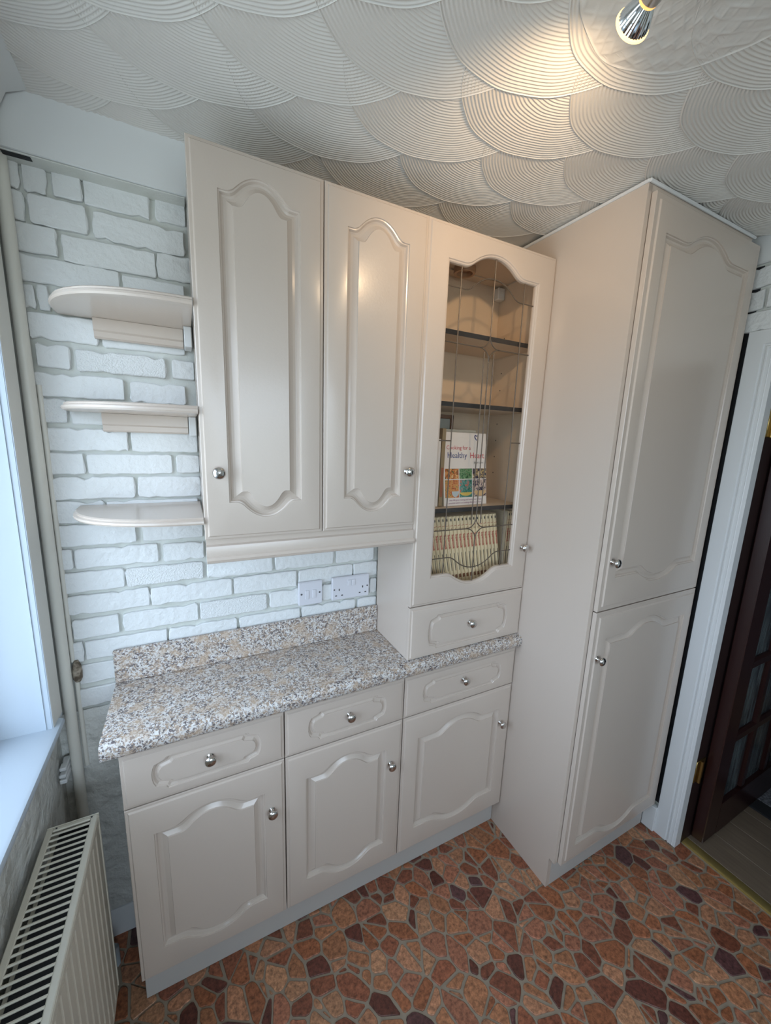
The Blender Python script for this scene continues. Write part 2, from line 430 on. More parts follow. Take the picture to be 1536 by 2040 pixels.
# back wall
wb = struct('wall_back', MB().box(-0.75, 0.0, -0.05, 1.70, 0.12, 2.45), M_mortar)
BR = [(-0.547, 2.183, -0.527, 2.251), (-0.517, 2.182, -0.478, 2.239), (-0.463, 2.188, -0.410, 2.238), (-0.403, 2.184, -0.271, 2.238), (-0.254, 2.188, -0.187, 2.235), (-0.548, 2.118, -0.523, 2.175), (-0.511, 2.117, -0.405, 2.174), (-0.389, 2.114, -0.194, 2.170), (-0.547, 2.053, -0.469, 2.110), (-0.456, 2.048, -0.264, 2.103), (-0.258, 2.050, -0.18, 2.107), (-0.545, 1.990, -0.348, 2.043), (-0.338, 1.990, -0.20, 2.037), (-0.544, 1.928, -0.524, 1.978), (-0.513, 1.929, -0.496, 1.981), (-0.48, 1.930, -0.404, 1.98), (-0.392, 1.928, -0.187, 1.982), (-0.538, 1.862, -0.405, 1.917), (-0.395, 1.860, -0.206, 1.915), (-0.530, 1.796, -0.467, 1.847), (-0.453, 1.794, -0.257, 1.843), (-0.239, 1.795, -0.185, 1.843), (-0.542, 1.727, -0.357, 1.780), (-0.341, 1.725, -0.211, 1.775), (-0.542, 1.662, -0.485, 1.717), (-0.475, 1.660, -0.206, 1.712), (-0.54, 1.591, -0.359, 1.646), (-0.348, 1.592, -0.187, 1.645), (-0.539, 1.53, -0.461, 1.582), (-0.452, 1.53, -0.256, 1.581), (-0.242, 1.532, -0.185, 1.581), (-0.537, 1.464, -0.352, 1.519), (-0.341, 1.464, -0.185, 1.518), (-0.537, 1.399, -0.427, 1.454), (-0.417, 1.398, -0.194, 1.452), (-0.535, 1.335, -0.358, 1.389), (-0.340, 1.335, -0.185, 1.389), (-0.537, 1.272, -0.507, 1.323), (-0.501, 1.270, -0.307, 1.321), (-0.292, 1.269, -0.185, 1.318), (-0.535, 1.203, -0.396, 1.256), (-0.388, 1.203, -0.190, 1.254), (-0.175, 1.200, 0.02, 1.252), (-0.537, 1.137, -0.338, 1.189), (-0.331, 1.135, -0.109, 1.187), (-0.100, 1.136, 0.100, 1.188), (-0.523, 1.066, -0.418, 1.119), (-0.405, 1.066, -0.211, 1.118), (-0.201, 1.067, -0.001, 1.119), (0.013, 1.069, 0.190, 1.121), (-0.501, 0.998, -0.300, 1.050), (-0.291, 0.990, -0.097, 1.048), (-0.086, 0.990, 0.112, 1.048), (0.123, 0.990, 0.324, 1.048), (0.337, 0.990, 0.412, 1.046), (0.033, 1.201, 0.235, 1.254), (0.250, 1.199, 0.396, 1.252), (0.113, 1.134, 0.311, 1.187), (0.319, 1.134, 0.412, 1.187), (0.198, 1.066, 0.378, 1.121), (0.386, 1.064, 0.412, 1.120), (-0.531, 0.996, -0.509, 1.052), (-0.522, 0.924, -0.30, 0.978), (-0.531, 0.852, -0.36, 0.905), (-0.175, 1.266, 0.06, 1.318), (0.075, 1.266, 0.26, 1.318), (0.275, 1.266, 0.412, 1.318), (-0.175, 1.332, -0.03, 1.384)]
rb = random.Random(5)
def brick_geo(x0, z0, x1, z1, d):
    """irregular chipped brick face standing d proud of y=0"""
    x0 -= 0.0022; x1 += 0.0022; z0 -= 0.0022; z1 += 0.0022
    L, H = x1 - x0, z1 - z0; r = min(0.006, L * 0.2) * rb.uniform(0.5, 1.5); pts = []
    nx = max(2, int(L / 0.018))
    def jit(a): return rb.uniform(-a, a)
    for i in range(nx + 1): pts.append((x0 + r + (L - 2 * r) * i / nx, z0 + jit(0.0016) + (0.005 if rb.random() < 0.06 else 0)))
    pts.append((x1 - r * 0.3, z0 + r * 0.3)); 
    for t in (0.2, 0.5, 0.8): pts.append((x1 + jit(0.0025), z0 + H * t))
    pts.append((x1 - r * 0.3, z1 - r * 0.3))
    for i in range(nx + 1): pts.append((x1 - r - (L - 2 * r) * i / nx, z1 + jit(0.0016) - (0.006 if rb.random() < 0.08 else 0)))
    pts.append((x0 + r * 0.3, z1 - r * 0.3))
    for t in (0.8, 0.5, 0.2): pts.append((x0 + jit(0.002), z0 + H * t))
    pts.append((x0 + r * 0.3, z0 + r * 0.3))
    n = len(pts); cx, cz = (x0 + x1) / 2, (z0 + z1) / 2; vs = []
    sl = jit(0.003) / L
    for y, k in ((0.004, -0.001), (-d + 0.0022, 0.0), (-d, 0.0024)):
        for x, z in pts:
            xx = min(max(x, x0 + k), x1 - k) if k > 0 else x; zz = z + (k if z < cz else -k) if k > 0 else z
            vs.append((xx, y + (sl * (x - cx) if y < 0 else 0), zz))
    m_ = MB(); fs = []
    for q in (0, 1):
        for i in range(n): fs.append((q * n + i, q * n + (i + 1) % n, (q + 1) * n + (i + 1) % n, (q + 1) * n + i))
    fs.append(tuple(2 * n + i for i in range(n)))
    m_.add(vs, fs); return m_
for k, b in enumerate(BR):
    rough = k in (20, 24, 41, 48, 16)
    part('brick', brick_geo(*b, rb.uniform(0.009, 0.014)), M_brick_rough if rough else M_brick, wb, 30)
part('mortar_strip', MB().box(-0.56, -0.0535, 2.2325, -0.186, -0.0005, 2.2352, 0.0005), M_mortar, wb)
part('slot_shade', MB().box(-0.540, -0.050, 2.2312, -0.490, -0.034, 2.2326), M_black, wb, label='black strip painted as the slot shade above the corner bricks')  # solid black box drawing in the shadow gap under the plaster
# rough cement over the lower part of the wall, left of the units
mb = MB(); N = 14
vs = []; fs = []
for i in range(N + 1):
    for j in range(N + 1):
        x = -0.60 + 0.23 * i / N; z = 0.10 + 0.74 * j / N
        vs.append((x, -0.004 - 0.004 * rb.random(), z))
for i in range(N):
    for j in range(N): a = i * (N + 1) + j; fs.append((a, a + N + 1, a + N + 2, a + 1))
mb.add(vs, fs); part('cement_render', mb, M_walllow, wb, 60)
# smooth plaster band above the bricks
struct('trim_2', MB().prism([(-0.055, 2.239), (-0.049, 2.235), (-0.0002, 2.240), (-0.0002, 2.37), (-0.068, 2.37), (-0.062, 2.354), (-0.055, 2.34)], -0.62, 1.545, 0), M_plaster, 50)
# skirting
bb = struct('baseboard_back', MB().prism([(0, 0), (-0.016, 0), (-0.016, 0.066), (-0.012, 0.074), (-0.012, 0.080), (-0.006, 0.094), (0, 0.097)], -0.60, -0.36, 0), M_trim, 30)

# ceiling
ce = struct('ceiling', MB().box(-0.9, YF - 0.1, ZC, 1.70, 0.12, ZC + 0.1), M_ceil)
def fan_mesh():
    R, PIT = 0.232, 0.0072
    nr = int(R / PIT) * 5; A = 52; vs = []; fs = []
    a0, a1 = math.radians(-14), math.radians(194)
    r0 = 0.03
    for i in range(nr + 1):
        r = r0 + (R - r0) * i / nr
        ph = (R - r) / PIT
        # combed ridges, rim a little higher
        g = 0.5 + 0.5 * math.cos(2 * math.pi * ph); hgt = 0.0016 * (g ** 1.2)
        if r > R - 0.5 * PIT: hgt = 0.0026 * math.sqrt(max(0, (R - r) / (0.5 * PIT)))
        for k in range(A + 1):
            t = a0 + (a1 - a0) * k / A
            wob = 1 + 0.008 * math.sin(5 * t + 1) + 0.004 * math.sin(13 * t)
            x = r * wob * math.cos(t); y = r * wob * math.sin(t)
            amp = 1.0
            z = -(0.0002 + 0.0155 * y - 0.0085 * x + hgt * amp)
            vs.append((x, y, z))
    for i in range(nr):
        for k in range(A): a = i * (A + 1) + k; fs.append((a, a + A + 1, a + A + 2, a + 1))
    # drop the rim back into the ceiling
    k0 = len(vs)
    for k in range(A + 1):
        x, y, z = vs[nr * (A + 1) + k]; vs.append((x * 1.004, y * 1.004, 0.002))
    for k in range(A): fs.append((nr * (A + 1) + k, nr * (A + 1) + k + 1, k0 + k + 1, k0 + k))
    return mesh('plaster_fan', MB().add(vs, fs), M_ceil, 80)
FM = fan_mesh()
ux, uy = 0.85, -0.527; nxn, nyn = 0.527, 0.85
rows = {0.133: 0.638, -0.063: 0.541, -0.245: 0.515, -0.425: 0.235, -0.61: 0.34, -0.80: 0.24, -0.99: 0.33, -1.18: 0.22, 0.32: 0.75}
rr = random.Random(3)
for ni, (nv, u0) in enumerate(sorted(rows.items())):
    pitch = 0.228 if nv == -0.063 else 0.206
    for k in range(-12, 13):
        uu = u0 + k * pitch + rr.uniform(-0.006, 0.006); nn = nv - 0.232 + rr.uniform(-0.004, 0.004)
        x = ux * uu + nxn * nn; y = uy * uu + nyn * nn
        if not (-0.62 < x < 1.50 and -1.75 < y < 0.10): continue
        if nv > 0.3 and y > 0.2: continue
        o = bpy.data.objects.new('plaster_fan', FM); COL.objects.link(o); o.parent = ce
        o.location = (x, y, ZC); o.rotation_euler = (0, 0, math.atan2(-nxn, nyn) + rr.uniform(-0.03, 0.03))
# ceiling rose of cross-hatched plaster
RX, RY, RR_ = 0.515, -0.90, 0.205
vs = []; fs = []; NR, NA = 110, 420
for i in range(NR + 1):
    r = RR_ * i / NR
    for k in range(NA):
        t = 2 * math.pi * k / NA
        x = r * math.cos(t); y = r * math.sin(t)
        band = sum(math.exp(-((r - q) / 0.012) ** 2) for q in (0.188, 0.150, 0.112, 0.075))
        h1 = abs(math.sin(17 * t + r * 120 + math.sin(7 * t))) ** 14; h2 = 0.7 * abs(math.sin(19 * t - r * 90 + 0.7)) ** 14
        z = 0.0050 + 0.0015 * band * max(h1, h2) + 0.0006 * math.sin(150 * x) * math.sin(130 * y)
        if i == NR: z = -0.001
        if i == NR - 1: z = 0.0065
        vs.append((RX + x * (1 + 0.01 * math.sin(9 * t)), RY + y * (1 + 0.01 * math.sin(9 * t)), ZC - z))
for i in range(NR):
    for k in range(NA): fs.append((i * NA + k, i * NA + (k + 1) % NA, (i + 1) * NA + (k + 1) % NA, (i + 1) * NA + k))
part('ceiling_rose', MB().add(vs, fs), M_ceil, ce, 80)

# left wall with window
WY0, WY1, WZ0, WZ1 = -1.42, -0.127, 0.88, 2.12
wl = struct('wall_left', MB().box(-0.86, YF, -0.05, XL, WY0, 2.45).box(-0.86, WY1, -0.05, XL, 0.05, 2.45)
            .box(-0.86, WY0, -0.05, XL, WY1, WZ0 - 0.03).box(-0.86, WY0, WZ1, XL, WY1, 2.45), M_walllow)
mb = MB(); prof = [(-0.62, 2.225), (-0.556, 2.225), (-0.540, 2.208), (-0.535, 2.29), (-0.515, 2.335), (-0.478, 2.3525), (-0.62, 2.3525)]
n = len(prof); vs = [(x, y, z) for y in (-2.9, -0.065) for x, z in prof]
mb.add(vs, [tuple(range(n)), tuple(range(n, 2 * n))] + [(i, (i + 1) % n, n + (i + 1) % n, n + i) for i in range(n)])
part('lintel_plaster', mb, M_plaster, wl, 60)
# lumpy plaster skin under the sill
vs = []; fs = []; NI, NJ = 30, 16
for i in range(NI + 1):
    for j in range(NJ + 1):
        y = -0.05 - 1.5 * i / NI; z = 0.05 + 0.82 * j / NJ
        vs.append((XL + 0.004 + 0.006 * rb.random() + 0.005 * math.sin(y * 21 + z * 9), y, z))
for i in range(NI):
    for j in range(NJ): a = i * (NJ + 1) + j; fs.append((a, a + 1, a + NJ + 2, a + NJ + 1))
part('rough_plaster_skin', MB().add(vs, fs), M_walllow, wl, 80)

win = thing('window_1', 'white framed kitchen window over the radiator', 'window', (-0.80, -0.78, 0.88)); win['kind'] = 'structure'
del win['category']
mb = MB()
mb.box(-0.80, WY1 - 0.001, WZ0, -0.562, WY1 + 0.012, WZ1)          # far jamb lining
mb.box(-0.566, WY1, WZ0 - 0.01, -0.560, -0.052, 2.22)
part('jamb_lining', mb, M_reveal, win)
part('jamb_board', MB().box(XL, WY1 + 0.0008, WZ0 - 0.002, -0.559, -0.052, 2.215, 0.002), M_board, win, label='beige painted board beside the pipe')
part('jamb_bead', MB().box(-0.5755, WY1 - 0.0035, WZ0, -0.5735, WY1, WZ1), M_reveal, win)
part('near_jamb', MB().box(-0.80, WY0 - 0.01, WZ0, -0.562, WY0, WZ1), M_reveal, win)
part('head_lining', MB().box(-0.80, WY0, WZ1 - 0.005, -0.562, WY1, WZ1 + 0.005), M_reveal, win)
sill = [(-0.81, 0.855), (-0.81, 0.884), (-0.556, 0.884), (-0.549, 0.881), (-0.546, 0.874), (-0.548, 0.866), (-0.556, 0.861), (-0.58, 0.861), (-0.58, 0.855)]
mb = MB(); n = len(sill); vs = [(x, y, z) for y in (-1.6, -0.088) for x, z in sill]
mb.add(vs, [tuple(range(n)), tuple(range(n, 2 * n))] + [(i, (i + 1) % n, n + (i + 1) % n, n + i) for i in range(n)])
part('sill', mb, M_reveal, win, 40)
mb = MB(); fx0, fx1 = -0.735, -0.695
for a in ((WY0, WZ0, WY0 + 0.06, WZ1), (WY1 - 0.06, WZ0, WY1, WZ1), (WY0, WZ0, WY1, WZ0 + 0.06), (WY0, WZ1 - 0.06, WY1, WZ1), (-0.80, WZ0, -0.74, WZ1)):
    mb.box(fx0, a[0], a[1], fx1, a[2], a[3], 0.004)
part('window_frame', mb, M_upvc, win)
part('window_pane', MB().box(-0.717, WY0 + 0.05, WZ0 + 0.05, -0.713, -0.79, WZ1 - 0.05), M_winglass, win)
part('window_pane', MB().box(-0.717, -0.75, WZ0 + 0.05, -0.713, WY1 - 0.05, WZ1 - 0.05), M_winglass, win)

# wall behind the camera, with the opening added for fill light
struct('wall_front', MB().box(-0.9, YF - 0.12, -0.05, -0.56, YF, 2.45).box(0.8, YF - 0.12, -0.05, 1.70, YF, 2.45)
       .box(-0.56, YF - 0.12, -0.05, 0.8, YF, 1.05).box(-0.56, YF - 0.12, 2.15, 0.8, YF, 2.45), M_plaster)

# right wall with doorway
DY0, DY1, DZ = -1.43, -0.652, 1.985
wr = struct('wall_right', MB().box(XR2, DY1, -0.05, 1.66, 0.05, 2.45).box(XR2, YF - 0.1, -0.05, 1.66, DY0, 2.45).box(XR2, DY0, DZ + 0.03, 1.66, DY1, 2.45), M_mortar)
part('plaster_band', MB().box(1.532, -2.9, 2.268, 1.56, -0.40, 2.36, 0.004), M_plaster, wr)
for z0, z1, xs in ((2.053, 2.112, (-0.47, -0.68, -0.89, -1.10)), (2.124, 2.182, (-0.54, -0.60, -0.81, -1.02)), (2.194, 2.255, (-0.45, -0.70, -0.91))):
    for a in range(len(xs) - 1):
        g = brick_geo(xs[a + 1] + 0.006, z0, xs[a] - 0.006, z1, 0.012); q = MB(); q.add([(XR2 + y, x, z) for x, y, z in g.v], g.f)
        part('brick', q, M_brick, wr, 30)
part('gap_shadow_board', MB().box(1.5435, -0.5765, 0.13, 1.5449, -0.40, 2.262), M_black, wr, label='black strip painted as shade in the gap beside the tall cupboard')  # black strip standing in for the shade deep in the gap
# architrave, lining, stop
d1 = bpy.data.objects.new('door_1', None); COL.objects.link(d1); d1.location = (1.55, -1.0, 0); d1['kind'] = 'structure'; d1['label'] = 'doorway with grey white architrave and open dark glazed door'
ORG[d1.name] = Vector((1.55, -1.0, 0))
AX = 1.545
# profile: across (y from outer to inner), depth
arch = [(0.0, 0.0), (0.0, 0.014), (0.002, 0.017), (0.046, 0.017), (0.049, 0.012), (0.053, 0.012), (0.056, 0.016), (0.060, 0.016), (0.063, 0.011), (0.068, 0.011), (0.071, 0.015), (0.076, 0.013), (0.078, 0.0)]
yo = -0.574
def mitred(yo_, zo_, z0_):
    vs = []; n = len(arch)
    path = [((yo_, z0_), (-1, 0)), ((yo_, zo_), (-1, -1)), ((-1.51, zo_), (1, -1)), ((-1.51, z0_), (1, 0))]
    for (y, z), (dy, dz) in path:
        for a, d in arch: vs.append((AX - d, y + dy * a, z + dz * a))
    fs = []
    for s_ in range(3):
        for i in range(n - 1): fs.append((s_ * n + i, s_ * n + i + 1, (s_ + 1) * n + i + 1, (s_ + 1) * n + i))
    fs.append(tuple(range(n))); fs.append(tuple(3 * n + i for i in range(n)))
    return MB().add(vs, fs)
part('architrave', mitred(yo, 2.052, 0.0), M_trim, d1, 25)
part('door_lining', MB().box(1.531, DY1 - 0.006, 0.0, 1.572, DY1 + 0.02, DZ).box(1.531, DY0 - 0.02, 0.0, 1.66, DY0 + 0.006, DZ).box(1.531, DY0, DZ - 0.01, 1.66, DY1, DZ + 0.02), M_trim, d1)
part('door_rebate', MB().box(1.573, DY1 - 0.005, 0.0, 1.665, DY1 + 0.02, DZ), mat('dark_lining', (0.02, 0.008, 0.007), 0.5), d1)  # near-black lining between pale jamb and door leaf
# open leaf, running along +x
LY0, LY1 = -0.706, -0.664
leaf_x0, leaf_x1, lz0, lz1 = 1.640, 2.40, 0.015, 1.975
pane_x = [(1.748, 1.918), (1.962, 2.132), (2.176, 2.300)]
pane_z = [(0.165, 0.455), (0.500, 0.790), (0.835, 1.130), (1.175, 1.470), (1.515, 1.855)]
mb = MB()
mb.box(leaf_x0, LY0, lz0, pane_x[0][0], LY1, lz1, 0.003); mb.box(pane_x[2][1], LY0, lz0, leaf_x1, LY1, lz1, 0.003)
mb.box(pane_x[0][0], LY0, lz0, pane_x[2][1], LY1, pane_z[0][0]); mb.box(pane_x[0][0], LY0, pane_z[-1][1], pane_x[2][1], LY1, lz1)
leaf = part('door_leaf', mb, M_wood, d1)
for a, b in ((0, 1), (1, 2)):
    part('glazing_bar', MB().box(pane_x[a][1], LY0 + 0.004, pane_z[0][0], pane_x[b][0], LY1 - 0.004, pane_z[-1][1], 0.008), M_wood, leaf)
for k in range(4):
    part('glazing_bar', MB().box(pane_x[0][0], LY0 + 0.003, pane_z[k][1], pane_x[2][1], LY1 - 0.003, pane_z[k + 1][0], 0.009), M_wood, leaf)
for x0, x1 in pane_x:
    for z0, z1 in pane_z:
        part('glass_pane', MB().box(x0 - 0.002, (LY0 + LY1) / 2 - 0.003, z0 - 0.002, x1 + 0.002, (LY0 + LY1) / 2 + 0.003, z1 + 0.002), M_obs, leaf)
for z in (1.70, 0.30):
    h = MB().box(1.573, DY1 - 0.009, z, 1.64, DY1 - 0.004, z + 0.10, 0.002); h.lathe([(0, 0.007), (0.1, 0.007)], (1.600, DY1 - 0.013, z), (0, 0, 1), 12)
    part('hinge', h, M_brass, d1, 40, label='brass butt hinge')
# hall beyond
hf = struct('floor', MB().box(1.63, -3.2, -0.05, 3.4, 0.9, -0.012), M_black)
k = 0; x = 1.635
while x < 3.3:
    y = -3.0 - 0.4 * (k % 3)
    while y < 0.8:
        part('plank', MB().box(x, max(y, -3.15), -0.012, x + 0.128, min(y + 1.2, 0.85), 0.0, 0.001), M_plank, hf); y += 1.203
    x += 0.130; k += 1
struct('trim_1', MB().add(
    [(x_, y_, z_) for y_ in (DY0 + 0.006, DY1 - 0.006) for x_, z_ in ((1.590, -0.004), (1.590, 0.002), (1.596, 0.005), (1.622, 0.0055), (1.630, 0.002), (1.630, -0.004))],
    [tuple(range(6)), tuple(range(6, 12))] + [(i, (i + 1) % 6, 6 + (i + 1) % 6, 6 + i) for i in range(6)]), M_gold, 40)
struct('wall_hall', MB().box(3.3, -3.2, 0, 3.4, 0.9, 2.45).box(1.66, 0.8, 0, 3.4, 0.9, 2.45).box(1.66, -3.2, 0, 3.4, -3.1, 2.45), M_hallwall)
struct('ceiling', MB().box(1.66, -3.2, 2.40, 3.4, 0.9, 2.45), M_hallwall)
dm = thing('door_mat', 'black doormat with a grey woven middle on the hall floor behind the glazed door', 'doormat', (2.1, -0.6, 0))
part('mat_border', MB().box(2.07, -1.15, 0.0005, 2.62, 0.05, 0.009, 0.003), M_mat, dm)
part('mat_insert', MB().box(2.15, -1.07, 0.009, 2.54, -0.03, 0.012, 0.001), M_matgrey, dm, label='grey woven middle')
bbr = struct('baseboard_right', MB().box(1.516, -0.577, 0.0, 1.5445, -0.527, 0.118, 0.002), M_trim)

# ------------------------------------------------------------------ cabinet doors
def archf(t):
    t = abs(t)
    if t >= 1: return 0.0
    return 1 - 0.75 * (t / 0.74) ** 2.1 if t < 0.74 else 0.25 * ((1 - t) / 0.26) ** 1.9
NT = 28
def outline(hw, zt, zb, ah, Ht, Hb, d=0.0):
    """closed loop CCW seen from the front; centre x=0. ah=arch half width"""
    k = (hw - d) / hw; xs = []
    for i in range(NT + 1): xs.append(-ah + 2 * ah * i / NT)
    xs = [-hw] + xs + [hw] if ah < hw - 1e-4 else xs
    top = [(x * k, zt - d * 0.85 + Ht * archf(x / ah)) for x in xs]
    bot = [(x * k, zb + d * 0.85 - Hb * archf(x / ah)) for x in xs]
    return bot + top[::-1]
def dr_outline(hw, hh, zc, d=0.0):
    a = hw - d; h = hh - d; q = [(-a + 0.036, -h), (a - 0.036, -h), (a - 0.031, -h + 0.007)]
    for t in (-60, -35, -12, 12, 35, 60):
        q.append((a - 0.016 + 0.016 * math.cos(math.radians(t)), (h - 0.012) * math.sin(math.radians(t)) / math.sin(math.radians(60)) * 0.92))
    q += [(a - 0.031, h - 0.007), (a - 0.036, h)]
    right = q[1:]
    left = [(-x, z) for x, z in right[::-1]]
    loop = [(x, z) for x, z in right] + left
    return [(x, zc + z) for x, z in loop]
PANEL = [(0, 0), (0.0010, -0.0034), (0.0040, -0.0040), (0.0075, -0.0092), (0.0120, -0.0112), (0.018, -0.0102), (0.0305, -0.0036), (0.0315, -0.0002), (0.0350, -0.0002)]
DRAWR = [(0, 0), (0.0010, -0.0028), (0.0034, -0.0034), (0.0070, -0.0080), (0.0105, -0.0080), (0.0148, -0.0030), (0.0156, -0.0001), (0.0175, -0.0001)]
def front(x0, x1, z0, z1, y, kind, par, thick=0.018, back=None, edge=0.011):
    """a moulded door or drawer front in plane y (facing -y)"""
    mb = MB(); xc = (x0 + x1) / 2; hw = (x1 - x0) / 2
    if kind == 'drawer':
        loops = [(dr_outline(par[0], par[1], par[2], d), h) for d, h in DRAWR]
    elif kind == 'panel':
        loops = [(outline(*par, d=d), h) for d, h in PANEL]
    else:
        loops = [(outline(*par, d=d), h) for d, h in ((0, 0), (0.002, -0.0005), (0.004, -0.0035), (0.0075, -0.0045), (0.010, -0.008), (0.0105, -0.0175))]
    out = loops[0][0]; n = len(out)
    ow = max(abs(p_[0]) for p_ in out); cz = (max(p_[1] for p_ in out) + min(p_[1] for p_ in out)) / 2
    # matching points on a rectangle
    def rect(ins):
        a = hw - ins; t = z1 - ins; b = z0 + ins; res = []
        flat = [i for i in range(n)]
        for (x, z) in out:
            if kind == 'drawer':
                # straight ends map onto the side edges
                if abs(x) <= ow - 0.0355: res.append((x / (ow - 0.036) * a, t if z > cz else b))
                else:
                    hh_ = max(p_[1] for p_ in out) - cz; res.append(((1 if x > 0 else -1) * a, (t + b) / 2 + (z - cz) / hh_ * (t - b) / 2))
            else: res.append((x / ow * a, t if z > cz else b))
        return res
    rings = [(rect(0.0), thick), (rect(0.0), 0.0058), (rect(0.0014), 0.0046), (rect(edge - 0.0040), 0.0042), (rect(edge - 0.0012), 0.0003), (rect(edge + 0.0002), 0.0)]
    vs = []; fs = []
    allr = [(r, yy) for r, yy in rings] + [(l, -h) for l, h in loops]
    for r, yy in allr:
        for x, z in r: vs.append((xc + x, y + yy, z))
    for q in range(len(allr) - 1):
        for i in range(n): fs.append((q * n + i, q * n + (i + 1) % n, (q + 1) * n + (i + 1) % n, (q + 1) * n + i))
    if kind != 'glass':
        k0 = (len(allr) - 1) * n; inner = allr[-1][0]
        if kind == 'panel':
            m_ = n // 2
            for i in range(m_ - 1): fs.append((k0 + i, k0 + i + 1, k0 + n - 2 - i, k0 + n - 1 - i))
        else: fs.append(tuple(k0 + i for i in range(n)))
        fs.append(tuple(range(n)) if kind == 'drawer' else tuple(range(n)))
    else:   # back of the frame ring
        last = (len(allr) - 1) * n
        for i in range(n): fs.append((last + i, last + (i + 1) % n, (i + 1) % n, i))
    mb.add(vs, fs)
    return mb
KN = [(0, 0.0085), (0.0015, 0.009), (0.003, 0.0075), (0.005, 0.0052), (0.012, 0.0048), (0.015, 0.0065), (0.018, 0.0125), (0.0205, 0.0148), (0.0225, 0.0146), (0.0255, 0.0118), (0.0275, 0.0070), (0.0284, 0.0)]
knob_me = None
def knob(parent, x, y, z):
    global knob_me
    if knob_me is None: knob_me = mesh('knob', MB().lathe(KN, (0, 0, 0), (0, -1, 0), 28), M_steel, 50)
    o = bpy.data.objects.new('knob', knob_me); COL.objects.link(o); o.parent = parent
    o.location = Vector((x, y, z)) - ORG[parent.name]; o['label'] = 'round polished nickel knob'
    return o

YB = -0.273   # front face of doors
# base cabinets
def carcass(x0, x1, y0, y1, z0, z1, t=0.016, frontrail=True, mid=None):
    mb = MB(); mb.box(x0, y0, z0, x0 + t, y1, z1); mb.box(x1 - t, y0, z0, x1, y1, z1); mb.box(x0 + t, y0, z0, x1 - t, y1, z0 + t)
    mb.box(x0 + t, y0, z1 - t, x1 - t, y1, z1); mb.box(x0 + t, y1 - 0.006, z0 + t, x1 - t, y1, z1 - t)
    return mb
base = [(-0.405, 0.0, 'grey white base cabinet with drawer at the open end of the worktop, beside the radiator'),
        (0.0, 0.4065, 'grey white base cabinet with drawer in the middle of the three under the worktop'),
        (0.4065, 0.912, 'widest grey white base cabinet with drawer, beside the tall cupboard')]
knobs_b = [(-0.201, 0.785, -0.042, 0.538), (0.204, 0.783, 0.359, 0.542), (0.655, 0.787, 0.860, 0.538)]
for i, (x0, x1, lab) in enumerate(base):
    t = thing('base_cabinet', lab, 'cabinet', ((x0 + x1) / 2, -0.14, 0.128), 'base cabinets under the worktop')
    part('carcass', carcass(x0 + 0.002, x1 - 0.002, YB + 0.020, -0.017, 0.128, 0.868), M_cab, t)
    a, b = x0 + (0.0015 if i else 0.0), x1 - 0.0018
    o = {0: (0.142, -0.346, -0.062), 1: (0.140, 0.061, 0.342), 2: (0.190, 0.470, 0.850)}[i]
    hw = (o[2] - o[1]) / 2; xm = (a + b) / 2; 
    dw = (0.136, 0.133, 0.180)[i]
    dr = part('drawer', front(a, b, 0.6985, 0.853, YB, 'drawer', (dw, 0.0475, 0.7755)), M_cab, t, 13)
    knob(dr, knobs_b[i][0], YB, knobs_b[i][1])
    dd = part('door', front(a, b, 0.1275, 0.695, YB, 'panel', (hw, 0.602, 0.216, hw * (0.72 if i < 2 else 0.66), 0.038, 0.036)), M_cab, t, 13)
    knob(dd, knobs_b[i][2], YB, knobs_b[i][3])
    if i == 0:
        part('foot', MB().lathe([(0, 0.016), (0.01, 0.016), (0.012, 0.011), (0.128, 0.011)], (-0.385, -0.200, 0.0), (0, 0, 1), 16), M_black, t, 40, label='black plastic levelling foot')
pl_ = thing('plinth_board', 'grey white plinth board along the floor under the three base cabinets', 'plinth', (0.25, -0.226, 0))
part('board', MB().box(-0.404, -0.229, 0.0, 0.911, -0.222, 0.127, 0.001), M_plinth, pl_)

# worktop
wt = thing('worktop', 'speckled granite effect worktop with matching upstand on the base cabinets', 'worktop', (0.24, -0.15, 0.87))
prof = [(-0.0165, 0.870), (-0.286, 0.870), (-0.2925, 0.873), (-0.296, 0.880), (-0.2965, 0.892), (-0.295, 0.903), (-0.289, 0.911), (-0.281, 0.9145), (-0.0165, 0.9145)]
mb = MB(); n = len(prof); vs = [(x, y, z) for x in (-0.437, 0.9118) for y, z in prof]
mb.add(vs, [tuple(range(n)), tuple(range(n, 2 * n))] + [(i, (i + 1) % n, n + (i + 1) % n, n + i) for i in range(n)])
part('slab', mb, M_granite, wt, 35)
part('upstand', MB().box(-0.437, -0.031, 0.9148, 0.411, -0.0165, 1.0175, 0.003), M_granite, wt)

# wall cabinet, two doors
YW = -0.275
wc = thing('wall_cabinet', 'cream two door wall cabinet above the sockets, left of the glazed cabinet', 'cabinet', (0.11, -0.14, 1.39))
mbc = carcass(-0.183, 0.4095, YW + 0.020, -0.072, 1.388, 2.25); mbc.box(-0.183, -0.074, 1.388, 0.4095, -0.0165, 2.21)
part('carcass', mbc, M_cab, wc)
d = part('door', front(-0.1855, 0.1118, 1.3885, 2.253, YW, 'panel', (0.0905, 2.167, 1.480, 0.074, 0.040, 0.040)), M_cab, wc, 13)
knob(d, -0.149, YW, 1.555)
d = part('door', front(0.1142, 0.4115, 1.3885, 2.253, YW, 'panel', (0.0895, 2.167, 1.480, 0.074, 0.040, 0.042)), M_cab, wc, 13)
knob(d, 0.373, YW, 1.555)
pp = [(-0.240, 1.388), (-0.262, 1.388), (-0.262, 1.373), (-0.270, 1.370), (-0.272, 1.362), (-0.272, 1.345), (-0.276, 1.342), (-0.279, 1.336), (-0.276, 1.329), (-0.270, 1.326), (-0.240, 1.326)]
n = len(pp); vs = [(x, y, z) for x in (-0.184, 0.4105) for y, z in pp]
